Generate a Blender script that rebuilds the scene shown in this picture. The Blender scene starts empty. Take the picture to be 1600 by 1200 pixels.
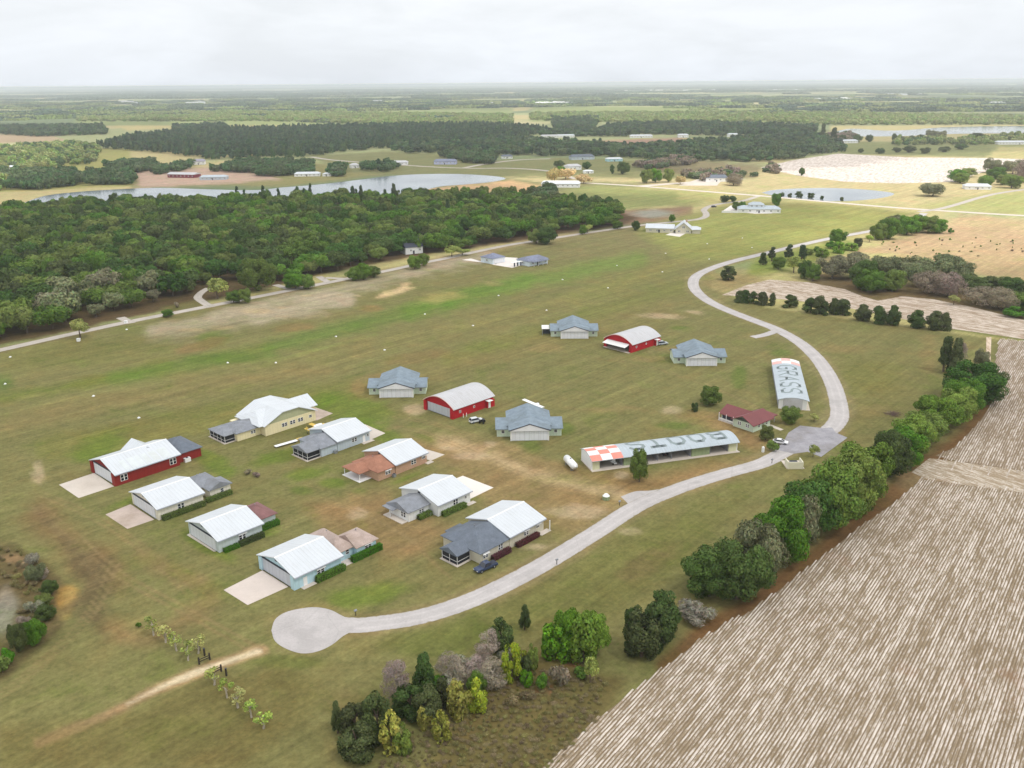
import bpy, math, random
import numpy as np
from mathutils import Matrix, Vector
random.seed(7); RNG = np.random.default_rng(11)
scene = bpy.context.scene
COL = scene.collection
rad = math.radians

# ------------------------------------------------------------------ camera
CAM_H, FOC = 104.0, 1380.0                      # metres above ground, focal length in 1600-px units
PITCH = math.atan((600 - 130) / FOC); ROLL = rad(0.47)
_f = np.array([0, math.cos(PITCH), -math.sin(PITCH)]); _r0 = np.array([1., 0, 0]); _u0 = np.cross(_r0, _f)
_r = _r0 * math.cos(ROLL) - _u0 * math.sin(ROLL); _u = _u0 * math.cos(ROLL) + _r0 * math.sin(ROLL)
def G(px, py, z=0.0):                           # where a spot of the photograph lies on the ground (survey of the place)
    d = _f * FOC + _r * (px - 800) + _u * (600 - py)
    t = (z - CAM_H) / d[2]
    return (float(d[0] * t), float(d[1] * t))
def project(xy):
    v = np.column_stack([xy[:, 0], xy[:, 1], np.full(len(xy), -CAM_H)])
    w = v @ _f; w = np.where(w < 1.0, np.nan, w)
    return 800 + FOC * (v @ _r) / w, 600 - FOC * (v @ _u) / w
def ppm(py):                                    # pixels per metre at ground row py
    a = PITCH + math.atan((py - 600) / FOC)
    return FOC / (CAM_H / math.sin(a) * math.cos(a - PITCH))
cam = bpy.data.cameras.new("camera"); cam_o = bpy.data.objects.new("camera", cam); COL.objects.link(cam_o)
cam.sensor_fit = 'HORIZONTAL'; cam.sensor_width = 36.0; cam.lens = 36.0 * FOC / 1600
cam.clip_start = 1.0; cam.clip_end = 200000
m3 = Matrix(((_r[0], _u[0], -_f[0]), (_r[1], _u[1], -_f[1]), (_r[2], _u[2], -_f[2])))
cam_o.matrix_world = Matrix.Translation((0, 0, CAM_H)) @ m3.to_4x4()
scene.camera = cam_o

# ------------------------------------------------------------------ helpers
def s2l(c):
    return tuple(((x / 255) / 12.92 if x <= 10.3 else (((x / 255) + 0.055) / 1.055) ** 2.4) for x in c)
def tag(o, label=None, cat=None, group=None, kind=None):
    if label: o["label"] = label
    if cat: o["category"] = cat
    if group: o["group"] = group
    if kind: o["kind"] = kind
    return o
def thing(name, label, cat, loc=(0, 0, 0), rot=0.0, group=None):
    o = bpy.data.objects.new(name, None); COL.objects.link(o)
    o.location = loc; o.rotation_euler = (0, 0, rot); o.empty_display_size = 0.5
    return tag(o, label, cat, group)
class NT:
    """small node-tree writer"""
    def __init__(s, m):
        s.t = m.node_tree; s.n = s.t.nodes; s.l = s.t.links
    def add(s, kind, **kw):
        x = s.n.new(kind)
        for k, v in kw.items():
            if k.startswith('i_'): x.inputs[int(k[2:])].default_value = v
            else: setattr(x, k, v)
        return x
    def link(s, a, b): s.l.new(a, b)
    def noise(s, vec, scale, detail=3.0, rough=0.55, dist=0.0):
        x = s.add('ShaderNodeTexNoise'); x.inputs['Scale'].default_value = scale; x.inputs['Detail'].default_value = detail
        x.inputs['Roughness'].default_value = rough; x.inputs['Distortion'].default_value = dist
        if vec is not None: s.link(vec, x.inputs['Vector'])
        return x.outputs[0]
    def math(s, op, a, b=None, c=None):
        x = s.add('ShaderNodeMath', operation=op)
        for i, v in enumerate((a, b, c)):
            if v is None: continue
            if isinstance(v, (int, float)): x.inputs[i].default_value = v
            else: s.link(v, x.inputs[i])
        return x.outputs[0]
    def remap(s, v, a, b, c, d):
        x = s.add('ShaderNodeMapRange'); s.link(v, x.inputs[0])
        for i, q in enumerate((a, b, c, d)): x.inputs[i + 1].default_value = q
        return x.outputs[0]
    def mix(s, fac, a, b, mode='MIX'):
        x = s.add('ShaderNodeMix', data_type='RGBA', blend_type=mode)
        for sock, v in ((x.inputs[0], fac), (x.inputs[6], a), (x.inputs[7], b)):
            if isinstance(v, (int, float)): sock.default_value = v
            elif isinstance(v, tuple): sock.default_value = (v + (1.0,))[:4]
            else: s.link(v, sock)
        return x.outputs[2]
    def grey(s, v):
        x = s.add('ShaderNodeCombineColor'); [s.link(v, x.inputs[i]) for i in range(3)]
        return x.outputs[0]
    def vmap(s, vec, rot=0.0, scale=(1, 1, 1)):
        x = s.add('ShaderNodeMapping', vector_type='TEXTURE'); s.link(vec, x.inputs[0]); x.inputs['Rotation'].default_value = (0, 0, -rot)
        x.inputs['Scale'].default_value = tuple(1 / q for q in scale)
        return x.outputs[0]
def newmat(name):
    m = bpy.data.materials.new(name); m.use_nodes = True
    return m, NT(m), m.node_tree.nodes['Principled BSDF']
MATS = {}
def mat(name, rgb, rough=0.75, var=0.14, scale=0.6, stripe=None, metal=0.0, spec=0.3, grime=0.10, lin=False):
    """painted / built surface: base colour broken up by two sizes of noise, optional seam stripes (axis, period, depth)"""
    if name in MATS: return MATS[name]
    m, t, b = newmat(name)
    base = rgb if lin else s2l(rgb)
    tc = t.add('ShaderNodeTexCoord').outputs['Object']
    v = t.remap(t.noise(tc, scale, 4, 0.6), 0.25, 0.75, 1 - var, 1 + var)
    v2 = t.remap(t.noise(tc, scale * 7, 3, 0.6), 0.25, 0.75, 1 - var * .6, 1 + var * .6)
    v = t.math('MULTIPLY', v, v2)
    if stripe:
        ax, per, dep = stripe
        sp = t.add('ShaderNodeSeparateXYZ'); t.link(tc, sp.inputs[0])
        q = t.math('FRACT', t.math('DIVIDE', sp.outputs[ax], per))
        q = t.math('ABSOLUTE', t.math('SUBTRACT', q, 0.5))
        q = t.remap(q, 0.38, 0.5, 1.0, 1.0 - dep)
        v = t.math('MULTIPLY', v, q)
        bp = t.add('ShaderNodeBump'); bp.inputs['Strength'].default_value = 0.5; bp.inputs['Distance'].default_value = 0.03
        t.link(q, bp.inputs['Height']); t.link(bp.outputs[0], b.inputs['Normal'])
    c = t.mix(1.0, base, t.grey(v), 'MULTIPLY')
    if grime:
        gv = tc if not stripe else t.vmap(tc, 0, tuple((4.0 if k == stripe[0] else .5) for k in range(3)))
        g = t.remap(t.noise(gv, scale * 0.35 if not stripe else .5, 5, 0.65), 0.48, 0.75, 0.0, grime * 3)
        c = t.mix(g, c, tuple(x * y for x, y in zip(base, (0.62, 0.58, 0.5))))
    t.link(c, b.inputs['Base Color'])
    b.inputs['Roughness'].default_value = rough; b.inputs['Metallic'].default_value = metal
    b.inputs['Specular IOR Level'].default_value = spec
    MATS[name] = m
    return m
class MB:
    """collects shapes, builds ONE mesh object"""
    def __init__(s): s.v = []; s.f = []; s.mi = []
    def add(s, vs, fs, mi=0):
        k = len(s.v); s.v += [tuple(p) for p in vs]
        for f in fs: s.f.append([i + k for i in f]); s.mi.append(mi)
        return s
    def box(s, x0, x1, y0, y1, z0, z1, mi=0):
        return s.add([(x0, y0, z0), (x1, y0, z0), (x1, y1, z0), (x0, y1, z0), (x0, y0, z1), (x1, y0, z1), (x1, y1, z1), (x0, y1, z1)],
                     [(0, 3, 2, 1), (4, 5, 6, 7), (0, 1, 5, 4), (1, 2, 6, 5), (2, 3, 7, 6), (3, 0, 4, 7)], mi)
    def prism(s, poly, z0, z1, mi=0):            # poly in xy
        n = len(poly)
        s.add([(x, y, z0) for x, y in poly] + [(x, y, z1) for x, y in poly],
              [tuple(range(n - 1, -1, -1)), tuple(range(n, 2 * n))] + [(i, (i + 1) % n, n + (i + 1) % n, n + i) for i in range(n)], mi)
        return s
    def profile(s, prof, a0, a1, axis='x', mi=0):  # closed profile [(t,z)] swept along an axis; t is the other axis
        n = len(prof)
        def P(a, t, z): return (a, t, z) if axis == 'x' else (t, a, z)
        s.add([P(a0, *q) for q in prof] + [P(a1, *q) for q in prof],
              [tuple(range(n)), tuple(range(2 * n - 1, n - 1, -1))] + [(i, n + i, n + (i + 1) % n, (i + 1) % n) for i in range(n)], mi)
        return s
    def tube(s, p0, p1, r0, r1, n=8, mi=0):
        p0, p1 = Vector(p0), Vector(p1); d = (p1 - p0).normalized()
        a = d.orthogonal().normalized(); b = d.cross(a); vs = []
        for p, r in ((p0, r0), (p1, r1)):
            for k in range(n):
                q = 2 * math.pi * k / n; vs.append(tuple(p + a * (r * math.cos(q)) + b * (r * math.sin(q))))
        return s.add(vs, [(k, (k + 1) % n, n + (k + 1) % n, n + k) for k in range(n)] + [tuple(range(n - 1, -1, -1)), tuple(range(n, 2 * n))], mi)
    def gable(s, x0, x1, y0, y1, ze, za, axis='x', over=0.5, th=0.18, mi=0, end=0.45):
        """two sloping roof slabs meeting in a ridge along the axis"""
        if axis == 'x': a0, a1, t0, t1 = x0 - end, x1 + end, y0, y1
        else: a0, a1, t0, t1 = y0 - end, y1 + end, x0, x1
        tm = (t0 + t1) / 2; sl = (za - ze) / (tm - t0)
        for sg, te in ((-1, t0), (1, t1)):
            to = te + sg * over; zo = ze - over * sl
            prof = [(tm, za), (to, zo), (to, zo - th), (tm, za - th)]
            s.profile(prof, a0, a1, axis, mi)
        return s
    def hip(s, x0, x1, y0, y1, ze, za, axis='x', i0=3.0, i1=3.0, over=0.5, mi=0, th=0.16):
        if axis == 'x':
            rp = [(x0 + i0 - (0.4 if i0 == 0 else 0), (y0 + y1) / 2), (x1 - i1 + (0.4 if i1 == 0 else 0), (y0 + y1) / 2)]
        else:
            rp = [((x0 + x1) / 2, y0 + i0 - (0.4 if i0 == 0 else 0)), ((x0 + x1) / 2, y1 - i1 + (0.4 if i1 == 0 else 0))]
        X0, X1, Y0, Y1 = x0 - over, x1 + over, y0 - over, y1 + over
        zb = ze - 0.12
        V = [(X0, Y0, zb), (X1, Y0, zb), (X1, Y1, zb), (X0, Y1, zb), (X0, Y0, zb + th), (X1, Y0, zb + th), (X1, Y1, zb + th), (X0, Y1, zb + th),
             (rp[0][0], rp[0][1], za), (rp[1][0], rp[1][1], za)]
        F = [(0, 3, 2, 1), (0, 1, 5, 4), (1, 2, 6, 5), (2, 3, 7, 6), (3, 0, 4, 7)]
        if axis == 'x': F += [(4, 5, 9, 8), (6, 7, 8, 9), (5, 6, 9), (7, 4, 8)]
        else: F += [(4, 5, 8), (5, 6, 9, 8), (6, 7, 9), (7, 4, 8, 9)]
        return s.add(V, F, mi)
    def build(s, name, mats, parent=None, smooth=False):
        me = bpy.data.meshes.new(name); me.from_pydata(s.v, [], s.f)
        if not isinstance(mats, (list, tuple)): mats = [mats]
        for m in mats: me.materials.append(m)
        me.polygons.foreach_set('material_index', s.mi)
        if smooth: me.polygons.foreach_set('use_smooth', [True] * len(s.f))
        me.update()
        o = bpy.data.objects.new(name, me); COL.objects.link(o)
        if parent: o.parent = parent
        return o
def box_part(name, m, parent, *b): return MB().box(*b).build(name, m, parent)

# ------------------------------------------------------------------ numpy noise
def _hash(ix, iy, seed):
    h = (ix.astype(np.int64) * 374761393 + iy.astype(np.int64) * 668265263 + seed * 1442695041) & 0xffffffff
    h = ((h ^ (h >> 13)) * 1274126177) & 0xffffffff
    return ((h ^ (h >> 16)) & 0xffff) / 65535.0
def vnoise(x, y, seed=0):
    ix, iy = np.floor(x), np.floor(y); fx, fy = x - ix, y - iy
    fx = fx * fx * (3 - 2 * fx); fy = fy * fy * (3 - 2 * fy)
    a, b = _hash(ix, iy, seed), _hash(ix + 1, iy, seed); c, d = _hash(ix, iy + 1, seed), _hash(ix + 1, iy + 1, seed)
    return (a * (1 - fx) + b * fx) * (1 - fy) + (c * (1 - fx) + d * fx) * fy
def fbm(x, y, seed=0, oct=4):
    s, a, t = 0, 0.5, 0
    for k in range(oct):
        s = s + a * vnoise(x * 2 ** k, y * 2 ** k, seed + k * 17); t += a; a *= 0.55
    return s / t
def poly_sd(px, py, poly):
    """signed distance (inside > 0) to a polygon"""
    P = np.asarray(poly, float); n = len(P); inside = np.zeros(len(px), bool); d2 = np.full(len(px), 1e18)
    for i in range(n):
        x0, y0 = P[i]; x1, y1 = P[(i + 1) % n]
        ex, ey = x1 - x0, y1 - y0; L = ex * ex + ey * ey + 1e-12
        t = np.clip(((px - x0) * ex + (py - y0) * ey) / L, 0, 1)
        d2 = np.minimum(d2, (px - x0 - t * ex) ** 2 + (py - y0 - t * ey) ** 2)
        if y0 != y1:
            c = ((y0 > py) != (y1 > py)) & (px < (x1 - x0) * (py - y0) / (y1 - y0) + x0)
            inside ^= c
    return np.where(inside, 1, -1) * np.sqrt(d2)
def line_d(px, py, pts):
    d2 = np.full(len(px), 1e18)
    for (x0, y0), (x1, y1) in zip(pts[:-1], pts[1:]):
        ex, ey = x1 - x0, y1 - y0; L = ex * ex + ey * ey + 1e-12
        t = np.clip(((px - x0) * ex + (py - y0) * ey) / L, 0, 1)
        d2 = np.minimum(d2, (px - x0 - t * ex) ** 2 + (py - y0 - t * ey) ** 2)
    return np.sqrt(d2)
def sstep(x): x = np.clip(x, 0, 1); return x * x * (3 - 2 * x)
def spline(pts, n=8):
    """Catmull-Rom through the points"""
    P = [np.array(p, float) for p in pts]; P = [2 * P[0] - P[1]] + P + [2 * P[-1] - P[-2]]; out = []
    for i in range(1, len(P) - 2):
        for k in range(n):
            t = k / n; a, b, c, d = P[i - 1:i + 3]
            out.append(0.5 * ((2 * b) + (c - a) * t + (2 * a - 5 * b + 4 * c - d) * t * t + (3 * b - a - 3 * c + d) * t ** 3))
    out.append(P[-2]); return out

# ------------------------------------------------------------------ ground: one sheet to the horizon, soil and grass colours surveyed per spot
def make_ground():
    fine = np.arange(-0.96, 0.9601, 0.0042)
    coarse = np.linspace(0.96, 2 * math.pi - 0.96, 26)[1:-1]
    ang = np.concatenate([fine, coarse]); na = len(ang)
    rr = [30.0]
    while rr[-1] < 62000: rr.append(rr[-1] * (1.0048 if rr[-1] < 3000 else 1.012))
    rr = np.array(rr); nr = len(rr)
    A, R = np.meshgrid(ang, rr)
    xy = np.column_stack([(R * np.sin(A)).ravel(), (R * np.cos(A)).ravel()])
    N = len(xy)
    verts = np.column_stack([xy, np.zeros(N)]); verts = np.vstack([verts, [[0, 0, 0]]])
    i = np.arange(nr - 1)[:, None] * na; j = np.arange(na)[None, :]; j2 = (j + 1) % na
    quads = np.stack([i + j, i + na + j, i + na + j2, i + j2], -1).reshape(-1, 4)[:, ::-1]
    tris = np.column_stack([np.arange(na), (np.arange(na) + 1) % na, np.full(na, N)])
    me = bpy.data.meshes.new('ground')
    me.vertices.add(len(verts)); me.vertices.foreach_set('co', verts.ravel().astype(np.float32))
    nl = quads.size + tris.size
    me.loops.add(nl); me.loops.foreach_set('vertex_index', np.concatenate([quads.ravel(), tris.ravel()]).astype(np.int32))
    npoly = len(quads) + len(tris); me.polygons.add(npoly)
    st = np.concatenate([np.arange(len(quads)) * 4, quads.size + np.arange(len(tris)) * 3]).astype(np.int32)
    me.polygons.foreach_set('loop_start', st)
    me.update(calc_edges=True)
    # ---- colours
    x, y = xy[:, 0], xy[:, 1]; PX, PY = project(xy)
    PX = np.nan_to_num(PX, nan=-1e6); PY = np.nan_to_num(PY, nan=1e6)
    dist = np.hypot(x, y)
    C = np.zeros((N, 3))
    L = lambda *c: np.array(s2l(c))
    n1 = fbm(x / 900, y / 900, 3, 5); n2 = fbm(x / 260, y / 420, 9, 4)
    wood = sstep((n1 - 0.45) * 8)[:, None]
    C[:] = L(172, 176, 128)
    C = C * (1 - wood) + L(120, 134, 98) * wood
    open_ = sstep((n2 - 0.56) * 10)[:, None]; C = C * (1 - open_) + L(196, 182, 132) * open_
    gn = fbm(x / 14, y / 14, 5, 4) - 0.5; gn2 = fbm(x / 4, y / 4, 21, 3) - 0.5
    GN = gn * 1.5 + gn2 * 0.8
    def lay(mask, col, idx):
        C[idx] = C[idx] * (1 - mask[:, None]) + L(*col) * mask[:, None]
    def bbox(a, b, c, d): return np.nonzero((PX > a) & (PX < b) & (PY > c) & (PY < d))[0]
    def pol(pts, col, alpha=1.0, soft=4.0, nz=0.0):
        p = np.array(pts, float); m = soft + nz + 2
        k = bbox(p[:, 0].min() - m, p[:, 0].max() + m, p[:, 1].min() - m, p[:, 1].max() + m)
        if not len(k): return
        sd = poly_sd(PX[k], PY[k], p) + GN[k] * nz
        lay(sstep(sd / soft * 0.5 + 0.5) * alpha, col, k)
    def ell(cx, cy, rx, ry, col, alpha=0.8, nz=0.5, tilt=0.0):
        k = bbox(cx - 1.8 * max(rx, ry), cx + 1.8 * max(rx, ry), cy - 1.8 * max(rx, ry), cy + 1.8 * max(rx, ry))
        if not len(k): return
        dx, dy = PX[k] - cx, PY[k] - cy; c, s = math.cos(rad(tilt)), math.sin(rad(tilt))
        q = np.hypot((dx * c + dy * s) / rx, (-dx * s + dy * c) / ry) + GN[k] * nz
        lay(sstep((1.15 - q) / 0.7) * alpha, col, k)
    def stroke(pts, w, col, alpha=0.8, soft=4.0, nz=2.0):
        p = np.array(spline(pts, 5)); m = w + soft + nz + 2
        k = bbox(p[:, 0].min() - m, p[:, 0].max() + m, p[:, 1].min() - m, p[:, 1].max() + m)
        if not len(k): return
        sd = w / 2 - line_d(PX[k], PY[k], p) + GN[k] * nz
        lay(sstep(sd / soft * 0.5 + 0.5) * alpha, col, k)
    # far fields
    for pts, col in (
        ([(-200, 205), (80, 212), (110, 220), (0, 224), (-200, 226)], (196, 172, 140)),
        ([(300, 192), (400, 194), (400, 200), (300, 200)], (205, 178, 150)),
        ([(350, 190), (420, 193), (640, 196), (650, 201), (440, 203), (350, 199)], (206, 186, 132)),
        ([(620, 180), (700, 181), (700, 185), (620, 185)], (205, 190, 150)),
        ([(180, 196), (260, 195), (300, 199), (200, 204)], (205, 188, 130)),
        ([(780, 190), (860, 188), (862, 193), (780, 196)], (190, 182, 140)),
        ([(930, 164), (1200, 160), (1200, 165), (930, 172)], (198, 192, 150)),
        ([(830, 166), (1200, 166), (1700, 184), (1700, 196), (1200, 192), (830, 190)], (150, 160, 100)),
        ([(120, 165), (800, 168), (800, 196), (120, 196)], (150, 160, 104)),
        ([(900, 222), (1060, 215), (1100, 222), (1010, 230), (905, 228)], (170, 138, 118)),
        ([(1300, 196), (1700, 194), (1700, 224), (1330, 222), (1290, 210)], (188, 176, 128)),
        ([(1310, 222), (1700, 222), (1700, 246), (1310, 240)], (150, 152, 100)),
        ([(1560, 230), (1700, 228), (1700, 248), (1540, 248)], (190, 180, 125)),
        ([(-200, 230), (200, 232), (215, 290), (0, 300), (-200, 320)], (168, 164, 100)),
    ): pol(pts, col, 1.0, 2.0, 2.0)
    # middle distance
    pol([(205, 272), (240, 264), (400, 262), (480, 252), (560, 262), (640, 268), (440, 292), (330, 290), (205, 294)], (146, 140, 92), 1, 4, 2)
    pol([(213, 268), (320, 262), (400, 264), (440, 281), (330, 288), (215, 294)], (196, 168, 148), 1, 3, 4)
    pol([(480, 244), (600, 236), (690, 240), (760, 252), (870, 246), (1000, 250), (1080, 268), (1100, 285), (860, 300), (640, 275), (540, 268)], (134, 134, 90), 1, 3, 3)
    pol([(1000, 262), (1100, 250), (1190, 258), (1195, 280), (1080, 276)], (140, 120, 92), 0.7, 4, 5)
    pol([(790, 277), (880, 290), (940, 283), (1600, 335), (1900, 360), (1900, 240), (1580, 248), (1540, 250), (1190, 262), (1180, 280)], (196, 182, 136), 1, 4, 4)
    pol([(640, 300), (700, 290), (800, 282), (860, 292), (850, 304), (690, 308)], (204, 170, 128), 1, 3, 4)
    pol([(640, 308), (860, 302), (880, 318), (980, 328), (1080, 320), (1085, 345), (960, 352), (860, 335), (640, 322)], (150, 122, 98), 1, 4, 5)
    ell(1020, 334, 40, 7, (160, 160, 146), 0.9, 0.4)
    pol([(865, 302), (935, 290), (1100, 300), (1135, 305), (1090, 320), (980, 327), (890, 318)], (150, 154, 96), 1, 5, 3)
    pol([(1060, 300), (1140, 304), (1120, 316), (1060, 312)], (196, 186, 124), .8, 8, 3)
    pol([(1330, 224), (1560, 226), (1540, 246), (1310, 240)], (136, 140, 92), 1, 3, 2)
    pol([(1430, 322), (1560, 300), (1900, 300), (1900, 360), (1600, 338)], (172, 174, 112), .9, 6, 3)
    # the airfield and everything near
    near = [(-1200, 560), (0, 548), (100, 525), (300, 485), (500, 445), (700, 404), (850, 376), (1000, 353), (1100, 330), (1150, 317), (1300, 318), (1440, 335),
            (1400, 352), (1200, 397), (1110, 425), (1110, 450), (1200, 480), (1480, 520), (1560, 530), (1700, 560), (3500, 900), (3500, 3000), (-2500, 3000), (-2500, 600)]
    pol(near, (138, 130, 88), 1, 3, 1)
    pol([(1100, 330), (1150, 317), (1300, 318), (1420, 335), (1330, 366), (1150, 408), (1060, 400), (1000, 360)], (160, 162, 92), .9, 16, 4)
    # roadside bank and wood floor
    pol([(-200, 560), (0, 540), (200, 498), (330, 470), (500, 430), (640, 402), (800, 378), (970, 352), (1000, 340), (900, 318), (700, 306), (300, 318), (40, 326), (-200, 335)], (104, 84, 62), 1, 3, 3)
    pol([(250, 480), (320, 466), (325, 478), (262, 494)], (126, 116, 74), .9, 3, 2)
    # sandy verge along the road
    for pts, w, al in (([(240, 520), (330, 506), (430, 488), (540, 468)], 26, .85), ([(330, 495), (420, 475), (600, 438), (700, 412), (760, 402)], 16, .7)):
        stroke(pts, w, (196, 176, 160), al, 9, 12)
    for c in ((345, 512, 18, 4), (440, 481, 9, 2), (480, 462, 14, 2.5), (530, 461, 9, 2), (670, 421, 9, 2.5), (560, 462, 7, 2), (400, 486, 30, 5), (300, 516, 22, 3)):
        ell(*c, (206, 178, 150), .8, .7)
    pol([(586, 466), (600, 456), (620, 451), (634, 444), (640, 448), (650, 449), (630, 457), (606, 464)], (222, 188, 154), 1, 3, 2)
    pol([(625, 445), (640, 441), (641, 444), (628, 447)], (216, 182, 150), 1, 2, 1)
    # runway: long bands of greener and browner turf
    def run(x0, y0, x1, y1, w, col, al, soft=10, nz=8):
        stroke([(x0, y0), ((x0 + x1) / 2, (y0 + y1) / 2), (x1, y1)], w, col, al, soft, nz)
    run(-20, 628, 260, 574, 12, (124, 136, 56), .7); run(180, 592, 420, 545, 22, (112, 134, 58), .6); run(420, 545, 700, 470, 20, (108, 134, 60), .65)
    run(640, 486, 820, 440, 22, (112, 140, 58), .8); run(780, 448, 1000, 405, 22, (124, 146, 72), .7); run(0, 560, 250, 545, 40, (134, 128, 78), .5)
    run(80, 700, 560, 610, 40, (136, 132, 70), .5); run(0, 660, 500, 575, 26, (150, 130, 92), .5); run(400, 590, 900, 470, 20, (150, 136, 92), .5)
    run(560, 610, 1040, 480, 30, (148, 130, 88), .45); run(700, 560, 1120, 430, 20, (134, 134, 74), .5); run(60, 560, 380, 505, 20, (122, 116, 72), .45)
    run(30, 640, 420, 560, 4, (168, 158, 104), .35, 4, 3); run(420, 566, 590, 522, 3, (150, 160, 90), .5, 3, 2); run(90, 612, 30, 622, 5, (176, 164, 104), .5, 4, 2)
    run(700, 520, 1100, 400, 7, (160, 152, 96), .4, 6, 4); run(200, 620, 640, 520, 7, (160, 146, 96), .3, 6, 4); run(900, 470, 1150, 370, 26, (146, 140, 84), .4)
    ell(330, 530, 40, 14, (114, 128, 62), .7, .6, -12); ell(310, 540, 50, 10, (150, 116, 84), .55, .6, -14); ell(690, 465, 40, 11, (176, 162, 106), .75, .5, -10)
    ell(580, 482, 22, 6, (166, 128, 90), .6, .6); ell(460, 512, 45, 9, (154, 122, 86), .5, .6, -8); ell(770, 443, 20, 5, (170, 150, 110), .5, .5)
    ell(5, 600, 26, 14, (98, 122, 60), .7, .5); ell(650, 558, 60, 12, (154, 122, 86), .45, .5, -8)
    # turf round the houses
    for e in ((555, 640, 70, 26, 10), (500, 625, 50, 14, -10), (600, 680, 60, 16, 25), (440, 712, 60, 12, -15), (330, 720, 40, 18, 30), (150, 700, 60, 24, -20), (225, 775, 70, 8, -18),
              (320, 850, 60, 14, 30), (290, 900, 40, 12, 25), (480, 740, 40, 12, -10), (520, 755, 26, 9, 0), (640, 745, 45, 7, -22), (560, 930, 90, 22, -10), (420, 830, 24, 10, -20), (690, 690, 50, 10, 10)):
        ell(*e[:4], (116, 132, 54), .72, .6, e[4])
    for e in ((486, 796, 12, 5), (494, 805, 9, 4), (470, 766, 22, 8), (560, 768, 20, 7), (830, 700, 20, 12), (350, 560, 70, 10), (880, 670, 24, 10), (1040, 560, 26, 8), (1155, 590, 14, 22), (1220, 552, 22, 7), (1050, 665, 30, 7), (1060, 512, 16, 4)):
        ell(*e, (104, 124, 54), .6, .5)
    # bare brown ground between the houses
    pol([(640, 690), (780, 690), (880, 740), (980, 770), (985, 800), (900, 850), (860, 830), (760, 790), (700, 740)], (160, 134, 98), .9, 24, 16)
    pol([(480, 790), (600, 770), (640, 800), (720, 830), (640, 870), (560, 850), (500, 820)], (156, 128, 94), .9, 18, 14)
    pol([(840, 720), (1000, 742), (1190, 716), (1200, 706), (1140, 745), (1000, 785), (960, 770)], (160, 128, 92), .9, 14, 10)
    pol([(1080, 640), (1140, 650), (1200, 690), (1180, 700), (1120, 672), (1060, 650)], (168, 134, 98), .85, 12, 8)
    pol([(60, 780), (120, 830), (200, 880), (190, 930), (120, 900), (40, 820)], (138, 114, 82), .9, 22, 16)
    pol([(100, 850), (170, 880), (165, 1000), (120, 960), (130, 910)], (112, 96, 72), .85, 18, 14)
    stroke([(690, 690), (760, 712), (840, 742), (920, 762), (985, 776)], 17, (202, 172, 140), .85, 9, 10)
    stroke([(780, 690), (860, 730), (940, 760)], 12, (168, 140, 106), .6, 12, 8)
    stroke([(800, 735), (880, 748), (960, 768)], 10, (186, 158, 126), .55, 10, 8)
    for e in ((560, 800, 24, 14), (1050, 641, 22, 7), (972, 742, 12, 7), (765, 695, 14, 6), (650, 640, 20, 8), (735, 712, 30, 7), (900, 800, 50, 12), (700, 700, 16, 4), (1035, 495, 40, 6), (1085, 488, 18, 5), (60, 735, 10, 22), (845, 855, 40, 8), (985, 830, 20, 7)):
        ell(*e, (206, 180, 156), .62, .9)
    for e in ((600, 590, 30, 8), (560, 605, 12, 14), (850, 545, 30, 8), (1015, 560, 40, 6), (1090, 545, 60, 6), (1190, 527, 14, 3), (1330, 545, 50, 8), (1450, 555, 16, 30), (940, 640, 60, 10), (1370, 640, 60, 12)):
        ell(*e, (160, 134, 96), .55, .8)
    # right meadow, between road and trees
    pol([(1000, 800), (1230, 730), (1330, 680), (1440, 640), (1470, 560), (1300, 560), (1320, 660), (1200, 740)], (136, 126, 80), .4, 20, 10)
    pol([(980, 830), (1180, 760), (1090, 880), (950, 960), (800, 1000), (640, 1010), (700, 980), (860, 905)], (126, 122, 72), .65, 24, 14)
    ell(1360, 590, 60, 34, (128, 126, 70), .5, .5); ell(1010, 880, 60, 20, (136, 112, 82), .5, .7, -30)
    # red-brown leaf litter along the tree belt
    stroke([(1040, 1040), (1110, 985), (1180, 945), (1240, 895), (1310, 842), (1390, 780), (1440, 735), (1490, 700), (1545, 645), (1580, 600)], 34, (128, 92, 64), .92, 10, 8)
    stroke([(1420, 745), (1480, 760), (1600, 775), (1750, 800)], 34, (160, 134, 104), .9, 14, 12)
    pol([(700, 1150), (770, 1050), (860, 1030), (980, 1060), (930, 1135), (860, 1240), (600, 1300)], (122, 106, 70), .85, 18, 20)
    for e in ((842, 1080, 9, 5), (860, 1077, 6, 9), (895, 1038, 14, 6), (790, 1040, 10, 8)): ell(*e, (156, 112, 82), .8, .5)
    # left thicket and dry pond
    pol([(-300, 840), (20, 850), (60, 870), (90, 900), (120, 935), (95, 985), (50, 1020), (10, 1060), (-300, 1160)], (112, 96, 70), .9, 8, 6)
    ell(6, 960, 22, 48, (160, 150, 142), .9, .5, 10); ell(20, 872, 20, 8, (176, 138, 110), .6, .8); ell(38, 884, 8, 6, (204, 172, 146), .7, .6)
    ell(104, 938, 17, 27, (176, 138, 82), .9, .7, 12); ell(97, 962, 14, 10, (180, 158, 92), .8, .7); ell(108, 938, 10, 20, (190, 158, 104), .6, .9, 12)
    # dusty verges along the paved roads, wheel ruts across the turf
    def wstroke(pts, wm, col, alpha, soft, nz):
        p = np.array([G(*q) for q in spline(pts, 6)]); m = wm + 3
        k = np.nonzero((x > p[:, 0].min() - m) & (x < p[:, 0].max() + m) & (y > p[:, 1].min() - m) & (y < p[:, 1].max() + m))[0]
        if len(k): lay(sstep((wm / 2 - line_d(x[k], y[k], p) + GN[k] * nz) / soft * .5 + .5) * alpha, col, k)
    wstroke([(530, 976), (600, 973), (700, 951), (800, 908), (900, 851), (975, 803), (1040, 771), (1140, 738), (1226, 706)], 8.2, (160, 140, 106), .75, 1.2, 1.6)
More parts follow.
